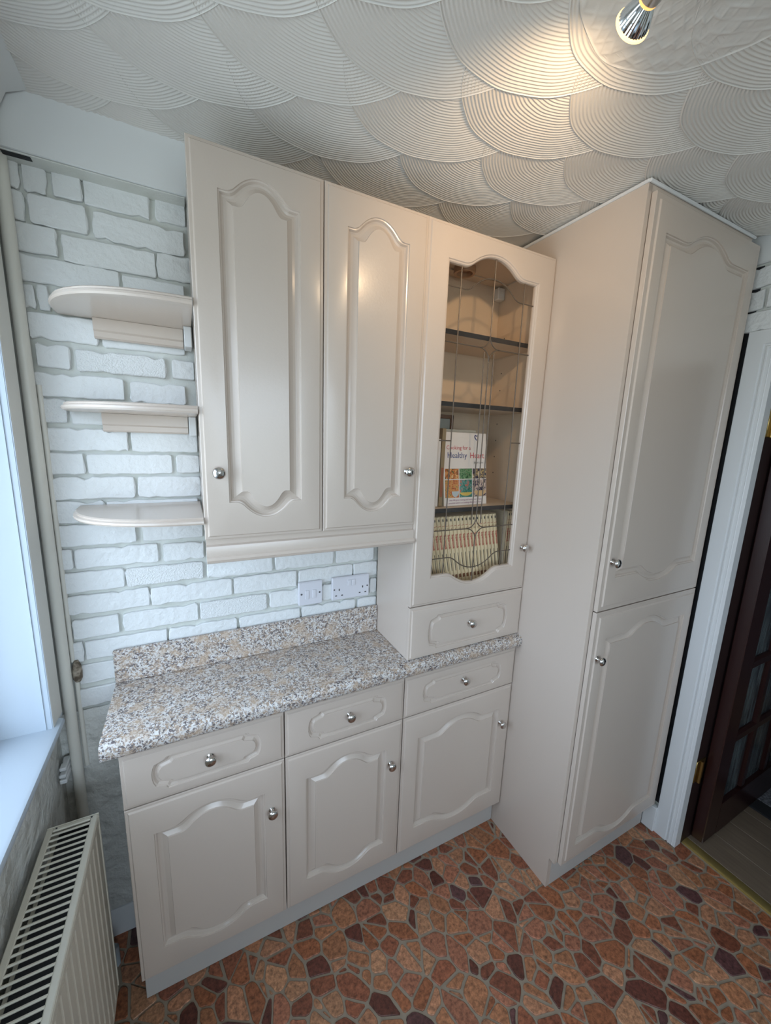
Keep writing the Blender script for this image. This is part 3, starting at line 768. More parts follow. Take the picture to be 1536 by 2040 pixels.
part('light_pelmet', MB().add(vs, [tuple(range(n)), tuple(range(n, 2 * n))] + [(i, (i + 1) % n, n + (i + 1) % n, n + i) for i in range(n)]), M_cab, wc, 25)

# glazed dresser cabinet standing on the worktop
GX0, GX1 = 0.4125, 0.9105
gc = thing('glazed_cabinet', 'tall cream cabinet with leaded glass door and a drawer, standing on the worktop', 'cabinet', (0.66, -0.14, 0.915))
mb = MB(); y0, y1 = YW + 0.020, -0.0165
mb.box(GX0, y0, 0.916, GX0 + 0.016, y1, 2.21); mb.box(GX0, y0, 2.20, GX0 + 0.016, -0.073, 2.25)
mb.box(GX1 - 0.016, y0, 0.916, GX1, y1, 2.21); mb.box(GX1 - 0.016, y0, 2.20, GX1, -0.073, 2.25)
mb.box(GX0 + 0.016, y0, 0.916, GX1 - 0.016, y1, 0.932)
part('carcass', mb, M_cab, gc)
mb = MB(); ix0, ix1 = GX0 + 0.0165, GX1 - 0.0165
mb.box(ix0, -0.030, 1.122, ix1, -0.024, 2.2335); mb.box(ix0, y0, 2.2335, ix1, -0.073, 2.249); mb.box(ix0, -0.073, 2.229, ix1, -0.030, 2.2335); mb.box(ix0, y0, 1.105, ix1, -0.024, 1.122)
mb.box(ix0, y0 + 0.001, 1.122, ix0 + 0.001, -0.030, 2.229); mb.box(ix1 - 0.001, y0 + 0.001, 1.122, ix1, -0.030, 2.229)
part('lining', mb, M_inner, gc)
for z in (1.972, 1.758, 1.412):
    s = part('shelf', MB().box(ix0 + 0.002, -0.238, z, ix1 - 0.003, -0.031, z + 0.0145), M_inner, gc)
    part('edging', MB().box(ix0 + 0.002, -0.2395, z, ix1 - 0.003, -0.2381, z + 0.0145), M_dark, s, label='dark shelf edging')
for k in range(9):
    for yy in (-0.205, -0.075):
        part('shelf_pin_hole', MB().lathe([(0, 0.0025), (0.0006, 0.0025)], (ix1 - 0.0015, yy, 1.53 + 0.064 * k), (-1, 0, 0), 8), M_ink, gc)
part('downlight_ring', MB().lathe([(0, 0.036), (0.016, 0.038), (0.022, 0.036), (0.022, 0.028), (0.006, 0.026)], (0.664, -0.105, 2.2335), (0, 0, -1), 28), mat('brown_ring', (0.42, 0.24, 0.13), 0.4), gc, 40, label='brown ring light under the top panel')
part('hanging_bracket', MB().box(ix1 - 0.034, -0.060, 2.180, ix1 - 0.002, -0.0305, 2.222, 0.003).lathe([(0, 0.004), (0.004, 0.004)], (ix1 - 0.018, -0.060, 2.205), (0, -1, 0), 12), M_trim, gc, 40)
gd = part('door', front(GX0 - 0.001, GX1 + 0.001, 1.1075, 2.253, YW, 'glass', (0.1825, 2.165, 1.199, 0.122, 0.044, 0.042)), M_cab, gc, 13)
knob(gd, 0.880, YW, 1.271)
YG = YW + 0.0125
part('glass', MB().box(0.476, YG, 1.15, 0.849, YG + 0.003, 2.217), M_glass, gd)
lead = MB(); yl = YG - 0.0008; r_ = 0.0019
def L(*pts): lead.tube([(x, yl, z) for x, z in pts], r_, 6)
xc = 0.6640; sx = xc - 0.669
L((0.542 + sx, 2.166), (0.542 + sx, 1.199)); L((0.795 + sx, 2.166), (0.795 + sx, 1.199)); L((xc, 2.208), (xc, 1.980)); L((xc, 1.901), (xc, 1.393)); L((xc, 1.321), (xc, 1.157))
for dx in (-0.0195, 0.0195): L((xc + dx, 1.930), (xc + dx, 1.372))
L((0.482, 2.0965), (0.554, 2.0965), *[(xc + 0.11 * t, 2.0965 + 0.048 * archf(t)) for t in [i / 10 for i in range(-10, 11)]], (0.774, 2.0965), (0.846, 2.0965))
L((0.482, 1.262), (0.554, 1.262), *[(xc + 0.11 * t, 1.262 - 0.046 * archf(t)) for t in [i / 10 for i in range(-10, 11)]], (0.774, 1.262), (0.846, 1.262))
for z in (1.650,): L((0.482, z), (0.542 + sx, z)); L((0.795 + sx, z), (0.846, z))
for zc_ in (1.942, 1.3565):
    L((0.482, zc_ + 0.001), (xc - 0.040, zc_)); L((xc + 0.040, zc_), (0.846, zc_ + 0.001))
    for sxx in (-1, 1):
        for szz in (-1, 1):
            pts = []
            for k in range(9):
                a = k / 8 * math.pi / 2
                pts.append((xc + sxx * 0.040 * (1 - math.sin(a)), zc_ + szz * 0.038 * (1 - math.cos(a))))
            L(*pts)
part('leading', lead, M_came, gd, 50, label='dark lead strips on the glass')
gdr = part('drawer', front(GX0 - 0.001, GX1 + 0.001, 0.918, 1.1045, YW, 'drawer', (0.177, 0.0625, 1.0045)), M_cab, gc, 13)
knob(gdr, 0.662, YW, 1.013)

# tall cupboard
TX0, TX1, YT = 0.9125, 1.514, -0.571
tc_ = thing('tall_cupboard', 'tall cream two door cupboard reaching the ceiling beside the doorway', 'cupboard', (1.2, -0.29, 0))
part('carcass', MB().add(
    [(x, y, z) for x in (TX0, TX0 + 0.018) for y, z in ((-0.016, 0.0), (-0.528, 0.0), (-0.528, 0.133), (YT + 0.020, 0.133), (YT + 0.020, 2.341), (-0.070, 2.341), (-0.070, 2.21), (-0.016, 2.21))],
    [tuple(range(8)), tuple(range(8, 16))] + [(i, (i + 1) % 8, 8 + (i + 1) % 8, 8 + i) for i in range(8)]), M_cab, tc_, label='plain side panel')
mb = MB().box(TX1 - 0.018, YT + 0.020, 0.133, TX1, -0.08, 2.31).box(TX0 + 0.018, YT + 0.020, 0.133, TX1 - 0.018, -0.08, 0.151).box(TX0 + 0.018, YT + 0.020, 2.300, TX1 - 0.018, -0.08, 2.318)
mb.box(TX0 + 0.018, -0.09, 0.151, TX1 - 0.018, -0.08, 2.30)
part('inner_box', mb, M_cab, tc_)
part('top_filler', MB().box(TX0 + 0.001, YT + 0.020, 2.319, 1.49, YT + 0.034, 2.343, 0.002), M_cab, tc_)
part('ceiling_bead', MB().box(TX0 - 0.006, YT + 0.017, 2.338, TX0 + 0.004, -0.074, 2.3475, 0.003).box(TX0 - 0.004, YT + 0.012, 2.338, 1.50, YT + 0.021, 2.3475, 0.003), M_trim, tc_, label='white bead along the ceiling')
part('plinth', MB().box(TX0 + 0.018, -0.528, 0.0, TX1, -0.512, 0.132, 0.001), M_plinth, tc_)
d = part('door', front(TX0 + 0.016, TX1 + 0.002, 1.1275, 2.318, YT, 'panel', (0.236, 2.229, 1.238, 0.135, 0.042, 0.040), edge=0.020), M_cab, tc_, 13)
knob(d, 0.958, YT, 1.294)
d = part('door', front(TX0 + 0.016, TX1 + 0.002, 0.134, 1.1235, YT, 'panel', (0.236, 1.028, 0.202, 0.135, 0.038, 0.038), edge=0.020), M_cab, tc_, 13)
knob(d, 0.954, YT, 0.962)

# ------------------------------------------------------------------ curved end shelves
def curved_shelf(z, lab, batten):
    t = thing('curved_shelf', lab, 'shelf', (-0.33, -0.13, z), 'curved end shelves beside the wall cabinet')
    a, b = 0.296, 0.266; n = 36; vs = []; fs = []
    prof = [(0.020, 0.018), (0.008, 0.018), (0.005, 0.0155), (0.006, 0.0125), (0.001, 0.0095), (0.0, 0.005), (0.003, 0.001), (0.010, 0.0), (0.020, 0.0)]
    m_ = len(prof)
    for ins, zz in prof:
        for k in range(n + 1):
            th = k / n * math.pi / 2
            s1, c1 = math.sin(th), math.cos(th)
            e = 0.80
            vs.append((-0.1875 - (a - ins) * (c1 ** e), -0.0145 - (b - ins) * (s1 ** e), z + zz))
    for q in range(m_ - 1):
        for k in range(n): fs.append((q * (n + 1) + k, q * (n + 1) + k + 1, (q + 1) * (n + 1) + k + 1, (q + 1) * (n + 1) + k))
    c0 = len(vs); vs += [(-0.1875, -0.0145, z + 0.018), (-0.1875, -0.0145, z)]
    fs.append(tuple([c0] + list(range(0, n + 1)))); fs.append(tuple([c0 + 1] + [(m_ - 1) * (n + 1) + k for k in range(n + 1)]))
    fs.append(tuple([c0] + [q * (n + 1) + n for q in range(m_)] + [c0 + 1])); fs.append(tuple([c0] + [q * (n + 1) for q in range(m_)] + [c0 + 1]))
    part('board', MB().add(vs, fs), M_cab, t, 35)
    if batten:
        bp_ = [(-0.0145, z - 0.0005), (-0.034, z - 0.0005), (-0.034, z - 0.028), (-0.029, z - 0.032), (-0.029, z - 0.044), (-0.024, z - 0.048), (-0.0145, z - 0.048)]
        nb = len(bp_); vs = [(x, y, zz) for x in (-0.408, -0.208) for y, zz in bp_]
        part('support_batten', MB().add(vs, [tuple(range(nb)), tuple(range(nb, 2 * nb))] + [(i, (i + 1) % nb, nb + (i + 1) % nb, nb + i) for i in range(nb)]), M_cab, t, 30)
        part('side_batten', MB().box(-0.206, -0.080, z - 0.052, -0.1875, -0.0145, z - 0.0005, 0.002), M_trim, t)
    return t
curved_shelf(1.9215, 'top curved shelf on the white brick wall, seen from beneath', True)
curved_shelf(1.690, 'middle curved shelf on the white brick wall at eye level', True)
curved_shelf(1.428, 'lowest curved shelf on the white brick wall, its top visible', False)

# ------------------------------------------------------------------ sockets
sp = thing('light_switch', 'grey white switched spur plate with two rockers beside the double socket', 'switch', (0.149, -0.016, 1.105))
part('plate', MB().box(0.106, -0.026, 1.062, 0.192, -0.012, 1.148, 0.003), M_sock, sp)
part('rocker', MB().box(0.130, -0.0285, 1.086, 0.1425, -0.0255, 1.118, 0.001), M_sock, sp)
part('rocker', MB().box(0.1555, -0.0285, 1.086, 0.168, -0.0255, 1.118, 0.001), M_sock, sp)
for x in (0.1165, 0.1815): part('screw', MB().lathe([(0, 0.0036), (0.0012, 0.003)], (x, -0.026, 1.105), (0, -1, 0), 12), mat('dark_screw', (0.08, 0.08, 0.09), 0.4), sp)  # dark grey screw heads
so = thing('double_socket', 'white double wall socket under the wall cabinet, next to the glazed cabinet side', 'socket', (0.301, -0.016, 1.105))
part('plate', MB().box(0.228, -0.026, 1.063, 0.375, -0.012, 1.149, 0.003), M_sock, so)
for x in (0.288, 0.304): part('switch', MB().box(x, -0.0285, 1.112, x + 0.013, -0.0255, 1.136, 0.001), M_sock, so)
for xx in (0.255, 0.348):
    for dx, dz, w_, h_ in ((0.0, 0.022, 0.004, 0.008), (-0.0115, 0.0, 0.007, 0.004), (0.0115, 0.0, 0.007, 0.004)):
        part('pin_hole', MB().box(xx + dx - w_ / 2, -0.0264, 1.080 + dz - h_ / 2, xx + dx + w_ / 2, -0.0255, 1.080 + dz + h_ / 2), M_ink, so)
for x in (0.2365, 0.3665): part('screw', MB().lathe([(0, 0.003), (0.0012, 0.0026)], (x, -0.026, 1.104), (0, -1, 0), 12), bpy.data.materials['dark_screw'], so)

# ------------------------------------------------------------------ pipes
vp = thing('heating_pipe', 'thick painted heating pipe running up the corner beside the window', 'pipe', (-0.549, -0.026, 0.05))
part('pipe', MB().tube([(-0.549, -0.026, 0.10), (-0.549, -0.026, 1.2), (-0.5495, -0.026, 2.236)], 0.0135, 16), M_pipe, vp, 50)
tp = thing('thin_pipe', 'thin painted pipe behind the thick one in the corner, with crumbling foam at its end', 'pipe', (-0.530, -0.015, 0.95))
part('pipe', MB().tube([(-0.5330, -0.0095, 1.00), (-0.5330, -0.0095, 1.75)], 0.0060, 12), M_pipe, tp, 50)
g = MB(); g.lathe([(0, 0.006), (0.01, 0.011), (0.03, 0.012), (0.05, 0.010), (0.066, 0.005)], (-0.5255, -0.0140, 0.938), (0, 0, 1), 14)
part('foam_sleeve', g, M_foam, tp, 60, label='crumbling brown foam')
part('lower_pipe', MB().tube([(-0.5300, -0.0080, 0.66), (-0.5300, -0.0080, 0.955)], 0.0060, 12), M_pipe, tp, 50)
cl = thing('pipe_clip', 'chalky white pipe bracket on the wall above the radiator corner', 'bracket', (-0.575, -0.045, 0.70))
mb = MB().box(-0.578, -0.078, 0.672, -0.562, -0.020, 0.684, 0.002).box(-0.578, -0.078, 0.690, -0.562, -0.020, 0.700, 0.002).box(-0.578, -0.070, 0.706, -0.562, -0.020, 0.716, 0.002).box(-0.578, -0.052, 0.672, -0.572, -0.040, 0.716, 0.002)
part('clip', mb, M_trim, cl)

# ------------------------------------------------------------------ radiator
rd = thing('radiator', 'cream double panel radiator with a slotted top grille under the window', 'radiator', (-0.51, -0.8, 0.1))
RXF, RXB, RYE, RYN, RZ0, RZ1 = -0.461, -0.562, -0.247, -1.45, 0.125, 0.700
pf = []; y = RYE - 0.012
front_pts = [(RXF - 0.014, RYE - 0.004), (RXF - 0.004, RYE - 0.006), (RXF, RYE - 0.014)]
while y - 0.034 > RYN:
    y -= 0.034
    front_pts += [(RXF, y + 0.005), (RXF - 0.0028, y + 0.001), (RXF - 0.0028, y - 0.003), (RXF, y - 0.007)]
front_pts += [(RXF, RYN), (RXF - 0.014, RYN)]
n = len(front_pts); vs = [(x, yy, z) for z in (RZ0 + 0.02, RZ1 - 0.028) for x, yy in front_pts]
fs = [tuple(range(n)), tuple(range(n, 2 * n))] + [(i, (i + 1) % n, n + (i + 1) % n, n + i) for i in range(n)]
part('front_panel', MB().add(vs, fs), M_rad, rd, 30)
part('panel_rim', MB().box(RXF - 0.014, RYN, RZ1 - 0.028, RXF + 0.0005, RYE - 0.004, RZ1 - 0.006, 0.004).box(RXF - 0.014, RYN, RZ0, RXF, RYE - 0.004, RZ0 + 0.02, 0.004), M_rad, rd)
part('rear_panel', MB().box(RXB + 0.012, RYN, RZ0, RXB + 0.022, RYE - 0.004, RZ1 - 0.030, 0.002), M_rad, rd)
part('end_panel', MB().box(RXB, RYE - 0.003, RZ0 + 0.01, RXF + 0.001, RYE, RZ1, 0.001).box(RXF - 0.012, RYE - 0.010, RZ0 + 0.01, RXF + 0.0015, RYE, RZ1 - 0.006, 0.003), M_rad, rd)
part('fin_pack', MB().box(RXB + 0.0235, RYN, RZ0 + 0.03, RXF - 0.0145, RYE - 0.004, RZ1 - 0.020), M_black, rd)  # fins as one black block, coloured for the shade inside the slots
gr = MB().box(RXB, RYN, RZ1 - 0.006, RXB + 0.013, RYE - 0.003, RZ1, 0.002).box(RXF - 0.014, RYN, RZ1 - 0.006, RXF, RYE - 0.003, RZ1, 0.002).box(RXB + 0.013, RYE - 0.014, RZ1 - 0.006, RXF - 0.014, RYE - 0.003, RZ1, 0.002)
grille = part('top_grille', gr, M_rad, rd)
y = RYE - 0.0245
while y > RYN + 0.02:
    part('slat', MB().box(RXB + 0.012, y, RZ1 - 0.005, RXF - 0.013, y + 0.0044, RZ1 - 0.0008, 0.001), M_rad, grille); y -= 0.0152
for x in (RXB + 0.02, RXF - 0.012):
    part('screw', MB().lathe([(0, 0.002), (0.0008, 0.002)], (x, RYE - 0.0085, RZ1), (0, 0, 1), 8), M_ink, grille)
part('valve_pipe', MB().tube([(-0.51, -0.235, 0.150), (-0.500, -0.200, 0.150), (-0.493, -0.170, 0.140), (-0.490, -0.130, 0.110), (-0.490, -0.110, 0.08), (-0.492, -0.100, 0.03), (-0.492, -0.100, -0.002)], 0.0085, 12), mat('grey_pipe', (0.35, 0.40, 0.42), 0.4), rd, 50, label='grey pipe tail')

# ------------------------------------------------------------------ ceiling lamp
cl_ = thing('ceiling_spotlight', 'metal ceiling fitting with a glowing glass reflector bulb under the plaster rose', 'lamp', (0.53, -0.93, ZC - 0.004))
part('ceiling_plate', MB().lathe([(0, 0.055), (0.018, 0.055), (0.024, 0.05), (0.026, 0.0)], (0.53, -0.93, ZC - 0.004), (0, 0, -1), 32), M_steel, cl_, 40)
M_bulbglass = bpy.data.materials.new('reflector_glass'); M_bulbglass.use_nodes = True
_b = M_bulbglass.node_tree.nodes['Principled BSDF']; _b.inputs['Base Color'].default_value = (0.75, 0.78, 0.80, 1); _b.inputs['Metallic'].default_value = 1.0; _b.inputs['Roughness'].default_value = 0.08
M_rim = mat('glowing_rim', (0.9, 0.7, 0.4), 0.3, emit=((1.0, 0.62, 0.22), 2.2))
M_lens = mat('lit_lens', (1, 0.9, 0.7), 0.3, emit=((1.0, 0.84, 0.62), 14.0))
M_neck = mat('glowing_neck', (0.9, 0.6, 0.3), 0.4, emit=((1.0, 0.45, 0.10), 1.3))
def bulb(face, aim, power, spotsize):
    a = Vector(aim).normalized(); f = Vector(face)
    n = 64; vs = []; fs = []
    u = a.orthogonal().normalized(); v = a.cross(u)
    prof = [(-0.027, 0.0120), (-0.023, 0.0148), (-0.017, 0.0185), (-0.010, 0.0218), (-0.004, 0.0238), (-0.001, 0.0243)]
    for d, r in prof:
        for k in range(n):
            rr_ = r * (1 - 0.03 * (k % 2)); th = 2 * math.pi * k / n; vs.append(f + a * d + u * (rr_ * math.cos(th)) + v * (rr_ * math.sin(th)))
    for i in range(len(prof) - 1):
        for k in range(n): fs.append((i * n + k, i * n + (k + 1) % n, (i + 1) * n + (k + 1) % n, (i + 1) * n + k))
    g_ = part('reflector_bulb', MB().add(vs, fs), M_bulbglass, cl_, 20)
    part('rim', MB().lathe([(-0.0025, 0.0243), (-0.0015, 0.0255), (0.0012, 0.0258), (0.0022, 0.0245), (0.0012, 0.0225)], f, a, 40), M_rim, g_, 40)
    part('lens', MB().lathe([(0.0005, 0.0228), (0.0022, 0.016), (0.003, 0.0)], f, a, 40), M_lens, g_, 60)
    part('neck', MB().lathe([(-0.032, 0.0105), (-0.029, 0.0138), (-0.027, 0.0128)], f, a, 32), M_neck, g_, 40)
    part('lamp_holder', MB().lathe([(-0.080, 0.0), (-0.080, 0.013), (-0.078, 0.015), (-0.035, 0.0155), (-0.0315, 0.0145), (-0.0315, 0.0)], f, a, 32), M_steel, cl_, 40)
    e = f - a * 0.078
    part('arm', MB().tube([e, e + Vector((0, 0, 0.02)), Vector((0.53, -0.93, ZC - 0.045)) * 0.5 + e * 0.5 + Vector((0, 0, 0.01)), Vector((0.53, -0.93, ZC - 0.045)), Vector((0.53, -0.93, ZC - 0.02))], 0.0042, 10), M_steel, cl_, 40)
    lamp('bulb_light', 'SPOT', f + a * 0.006, power, (1.0, 0.70, 0.42), aim=a, spot_size=math.radians(spotsize), spot_blend=0.9, shadow_soft_size=0.02)
bulb(BULB, BAIM, 10.5, 118)
bulb((0.66, -1.02, 2.26), (0.45, 0.35, -0.6), 1.0, 110)

# ------------------------------------------------------------------ books in the glazed cabinet
spine_tx = textmesh('Supercook', 0.0122, bold=0.00035); 
th_ = math.atan2(0.041, 0.206)
BW, BH, BD = 0.0150, 0.268, 0.125
PIT = 0.01690
def lean_pt(xb, zb, th, x, z):   # local (x right, z up) leaning left
    return (xb + x * math.cos(th) - z * math.sin(th), zb + x * math.sin(th) + z * math.cos(th))
words_n = 'first second third'.split()
def magazine(xb, zb, th, num, lab, w=BW, h=BH, spine=M_spine, grp='cream magazine volumes on the cabinet floor'):
    yb = -0.200
    t = thing('magazine_volume', lab, 'book', (xb, yb, zb), grp)
    def bx(x0, x1, y0, y1, z0, z1):
        vs = []
        for x in (x0, x1):
            for y in (y0, y1):
                for z in (z0, z1):
                    a, b = lean_pt(xb, zb, th, x, z); vs.append((a, y, b))
        return MB().add(vs, [(0, 1, 3, 2), (4, 6, 7, 5), (0, 4, 5, 1), (2, 3, 7, 6), (0, 2, 6, 4), (1, 5, 7, 3)])
    m_ = bx(0, w, yb, yb + BD * 0.9, 0, h)
    # rounded spine
    n = 7; vs = []; 
    for z in (0, h):
        for k in range(n):
            a_ = math.pi * k / (n - 1); x = w / 2 - w / 2 * math.cos(a_); y = yb - 0.0035 * math.sin(a_); a, b = lean_pt(xb, zb, th, x, z); vs.append((a, y, b))
    m_.add(vs, [tuple(range(n)), tuple(range(n, 2 * n))] + [(i, i + 1, n + i + 1, n + i) for i in range(n - 1)])
    part('cover', m_, spine, t, 40)
    part('page_block', bx(0.001, w - 0.001, yb + 0.004, yb + BD * 0.9 - 0.002, h - 0.002, h + 0.0006), M_paper, t)
    if num is None: return t
    base = Matrix.Translation((xb, yb - 0.0042, zb)) @ Matrix.Rotation(-th, 4, 'Y')
    def put(name, me, mt, x, z, rot):
        place_mesh(name, me, mt, t, base @ Matrix.Translation((x, 0, z)) @ Matrix.Rotation(rot, 4, 'Y') @ Matrix.Rotation(math.pi / 2, 4, 'X'))
    put('title', spine_tx, M_red, w * 0.30, h - 0.067, math.pi / 2)
    put('number', textmesh(str(num), 0.0105, 'CENTER'), M_brown, w / 2, h - 0.050, 0)
    part('emblem', (lambda q: q)(bx(w * 0.38, w * 0.66, yb - 0.0043, yb - 0.0036, h - 0.017, h - 0.008)), M_ink, t)
    part('band_line', bx(w * 0.12, w * 0.88, yb - 0.0042, yb - 0.0033, h - 0.0345, h - 0.0335), M_red, t)
    part('subtitle_line', bx(w * 0.44, w * 0.58, yb - 0.0043, yb - 0.0036, h - 0.206, h - 0.138), M_ink, t)
    part('foot_block', bx(w * 0.20, w * 0.80, yb - 0.0042, yb - 0.0033, h - 0.236, h - 0.222), M_brown, t)
    return t
# top right corner of the last leaning volume at (0.809, 1.388)
NW = 'one two three four five six seven eight nine ten eleven twelve thirteen fourteen fifteen sixteen seventeen eighteen nineteen twenty'.split()
for k in range(22):
    num = 20 - k
    if num < 1: break
    topx = 0.809 - PIT * k
    zb = 1.1245
    h = BH
    xb = topx + h * math.sin(th_) - BW * math.cos(th_)
    if xb - h * math.sin(th_) < ix0 + 0.004: break
    zb = 1.1245
    magazine(xb, zb, th_, num, 'leaning cream magazine volume with the number %s on its red titled spine' % NW[num - 1])
magazine(0.8625, 1.1245, 0.0, None, 'upright plain beige volume between the leaning row and the two upright numbered ones', w=0.0055, h=0.268, spine=M_spine2)
magazine(0.8685, 1.1245, 0.0, 21, 'upright cream magazine volume numbered twenty one, second from the cabinet side', w=0.0118, h=0.270)
magazine(0.8808, 1.1245, 0.0, 22, 'upright cream magazine volume numbered twenty two, against the cabinet side', w=0.0118, h=0.270)

# cookbook standing face out
food = []
def foodmat(name, cols, scale, seed):
    M = bpy.data.materials.new(name); M.use_nodes = True; nt = M.node_tree; b = nt.nodes['Principled BSDF']; b.inputs['Roughness'].default_value = 0.25
    tc = nt.nodes.new('ShaderNodeTexCoord'); n = nt.nodes.new('ShaderNodeTexNoise'); n.noise_dimensions = '4D'; n.inputs['W'].default_value = seed
    n.inputs['Scale'].default_value = scale; n.inputs['Detail'].default_value = 3; n.inputs['Distortion'].default_value = 1.5
    nt.links.new(tc.outputs['Object'], n.inputs['Vector'])
    r = nt.nodes.new('ShaderNodeValToRGB'); els = r.color_ramp.elements
    for i, c in enumerate(cols):
        pos = 0.34 + 0.32 * i / (len(cols) - 1)
        e = els[i] if i < 2 else els.new(pos)
        e.position = pos; e.color = c + (1,)
    nt.links.new(n.outputs['Fac'], r.inputs['Fac']); nt.links.new(r.outputs['Color'], b.inputs['Base Color'])
    return M
F1 = foodmat('noodle_print', [(0.05, 0.12, 0.03), (0.45, 0.10, 0.03), (0.65, 0.30, 0.08), (0.75, 0.55, 0.30)], 75, 1)
F2 = foodmat('salad_print', [(0.02, 0.04, 0.02), (0.04, 0.18, 0.06), (0.20, 0.35, 0.18), (0.05, 0.08, 0.03)], 70, 2)
F3 = foodmat('berry_print', [(0.02, 0.02, 0.04), (0.06, 0.05, 0.09), (0.55, 0.40, 0.15), (0.70, 0.60, 0.50)], 70, 3)
F4 = foodmat('pasta_print', [(0.25, 0.04, 0.02), (0.55, 0.18, 0.06), (0.70, 0.35, 0.12), (0.20, 0.22, 0.05)], 90, 4)
F5 = foodmat('greens_print', [(0.02, 0.08, 0.07), (0.04, 0.20, 0.14), (0.10, 0.32, 0.32), (0.55, 0.15, 0.10)], 80, 5)
F6 = foodmat('blueberry_print', [(0.02, 0.02, 0.05), (0.10, 0.08, 0.12), (0.65, 0.50, 0.42), (0.70, 0.62, 0.60)], 85, 6)
M_bowlblue = mat('pale_blue_print', (0.50, 0.58, 0.62), 0.3); M_plate = mat('yellow_plate_print', (0.68, 0.50, 0.12), 0.3); M_tan = mat('tan_print', (0.62, 0.42, 0.22), 0.3)
cb = thing('cookbook', 'white cookbook for a healthy heart standing face out behind the glass', 'book', (0.64, -0.19, 1.4265))
# leaning back slightly: local frame, x right, z up, origin bottom left front
BX0, BZ0, CW, CH = 0.566, 1.4275, 0.196, 0.254
tilt = math.radians(7)
Bm = Matrix.Translation((BX0, -0.208, BZ0)) @ Matrix.Rotation(math.radians(3), 4, 'Z') @ Matrix.Rotation(-tilt, 4, 'X')
def cpart(name, x0, x1, y0, y1, z0, z1, mt, parent=None):
    q = MB().box(x0, y0, z0, x1, y1, z1); q.v = [tuple(Bm @ Vector(v)) for v in q.v]; return part(name, q, mt, parent or cb)
cpart('cover', 0, CW, 0, 0.0015, 0, CH, M_cover); cpart('page_block', 0.001, CW - 0.003, 0.0015, 0.010, 0.002, CH - 0.003, mat('white_pages', (0.72, 0.68, 0.60), 0.8)); cpart('back_cover', 0, CW, 0.010, 0.0115, 0, CH, M_cover)
cpart('spine', -0.0012, 0.0, 0, 0.0115, 0, CH, M_spine2)
gx = [(0.006, 0.066), (0.0695, 0.1275), (0.131, 0.195)]; gz = [(0.028, 0.090), (0.093, 0.129)]
mats = [[F4, F5, F6], [F1, F2, F3]]
for a, (x0, x1) in enumerate(gx):
    for b_, (z0, z1) in enumerate(gz): cpart('food_picture', x0, x1, -0.0004, 0, z0, z1, mats[b_][a])
def ell(cx, cz, rx, rz, y, mt, name, a0=0, a1=360):
    n = 24; vs = [tuple(Bm @ Vector((cx + rx * math.cos(math.radians(a0 + (a1 - a0) * k / n)), y, cz + rz * math.sin(math.radians(a0 + (a1 - a0) * k / n))))) for k in range(n + 1)]
    part(name, MB().add(vs, [tuple(range(n + 1))]), mt, cb)
ell(0.050, 0.050, 0.0158, 0.020, -0.0006, M_bowlblue, 'printed_bowl', 180, 360)
ell(0.0985, 0.045, 0.028, 0.012, -0.0006, M_plate, 'printed_plate', 180, 360)
ell(0.165, 0.050, 0.029, 0.020, -0.0006, M_tan, 'printed_tart', 180, 360)
def ctext(body, size, x, z, mt, name):
    place_mesh(name, textmesh(body, size), mt, cb, Bm @ Matrix.Translation((x, -0.0006, z)) @ Matrix.Rotation(math.pi / 2, 4, 'X'))
ctext('Cooking for a', 0.0195, 0.013, 0.195, M_redt, 'title_line')
ctext('Healthy', 0.0285, 0.016, 0.166, M_blue, 'title_line'); ctext('Heart', 0.0285, 0.118, 0.166, M_redt, 'title_line')
ctext('Jacqui Lynas', 0.0088, 0.137, 0.148, M_ink, 'author_line')
ctext('over 80 great tasting and nutritious recipes', 0.0086, 0.022, 0.0165, M_purple, 'caption_line')
ctext('+ practical advice on looking after your heart', 0.0086, 0.012, 0.0065, M_purple, 'caption_line')
q = MB().tube([(0.150, -0.001, 0.243), (0.145, -0.001, 0.247), (0.1415, -0.001, 0.244), (0.143, -0.001, 0.237), (0.150, -0.001, 0.229)], 0.0016, 6).tube([(0.150, -0.001, 0.243), (0.155, -0.001, 0.246), (0.158, -0.001, 0.242), (0.156, -0.001, 0.237)], 0.0009, 6)
q.v = [tuple(Bm @ Vector(v)) for v in q.v]; part('emblem', q, M_blue, cb, 50)
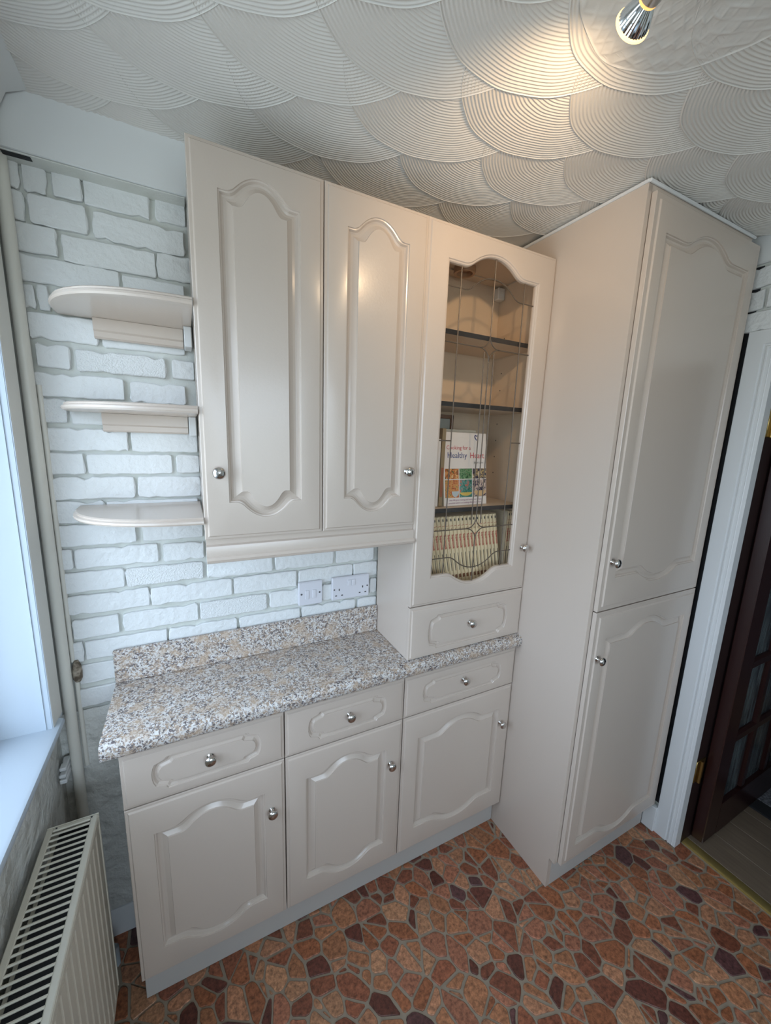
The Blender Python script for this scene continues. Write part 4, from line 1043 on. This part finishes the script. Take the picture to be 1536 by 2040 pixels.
# taller pale book behind it
bb_ = thing('hardback_book', 'pale taller book leaning behind the white cookbook', 'book', (0.62, -0.14, 1.4265))
Bm = Matrix.Translation((0.505, -0.172, 1.4275)) @ Matrix.Rotation(math.radians(-6), 4, 'X')
for nm, a in (('cover', (0, 0.226, 0, 0.002, 0, 0.264)), ('page_block', (0.002, 0.223, 0.002, 0.020, 0.002, 0.262)), ('back_cover', (0, 0.226, 0.020, 0.022, 0, 0.264))):
    q = MB().box(a[0], a[2], a[4], a[1], a[3], a[5]); q.v = [tuple(Bm @ Vector(v)) for v in q.v]; part(nm, q, mat('pale_book_' + nm, (0.66, 0.60, 0.50), 0.5), bb_)
# slim brown spined book at the left
sb = thing('slim_book', 'slim brown spined book standing left of the white cookbook', 'book', (0.53, -0.20, 1.4265))
part('cover', MB().box(0.545, -0.204, 1.4275, 0.5595, -0.178, 1.69, 0.001), mat('tan_spine', (0.34, 0.25, 0.14), 0.5), sb)
part('title_band', MB().box(0.547, -0.2046, 1.46, 0.5575, -0.2038, 1.56), mat('rust_band', (0.36, 0.12, 0.05), 0.5), sb)
sb = thing('paperback_book', 'white paperback standing leftmost on the cookbook shelf, mostly behind the door frame', 'book', (0.50, -0.20, 1.4265))
part('cover', MB().box(0.500, -0.206, 1.4275, 0.540, -0.176, 1.655, 0.001), M_cover, sb)
# picture frame behind
pf_ = thing('picture_frame', 'small brown wooden picture frame standing behind the books', 'picture frame', (0.50, -0.11, 1.4265))
x0, x1, z0, z1 = 0.500, 0.659, 1.4275, 1.742
Y0, Y1 = -0.106, -0.094
mb = MB().box(x0, Y0, z0, x0 + 0.014, Y1, z1, 0.002).box(x1 - 0.014, Y0, z0, x1, Y1, z1, 0.002).box(x0, Y0, z1 - 0.014, x1, Y1, z1, 0.002).box(x0, Y0, z0, x1, Y1, z0 + 0.014, 0.002)
part('frame', mb, M_frame, pf_)
part('picture', MB().box(x0 + 0.013, Y0 + 0.005, z0 + 0.013, x1 - 0.013, Y1 - 0.002, z1 - 0.013), mat('grey_picture', (0.28, 0.29, 0.27), 0.3), pf_)
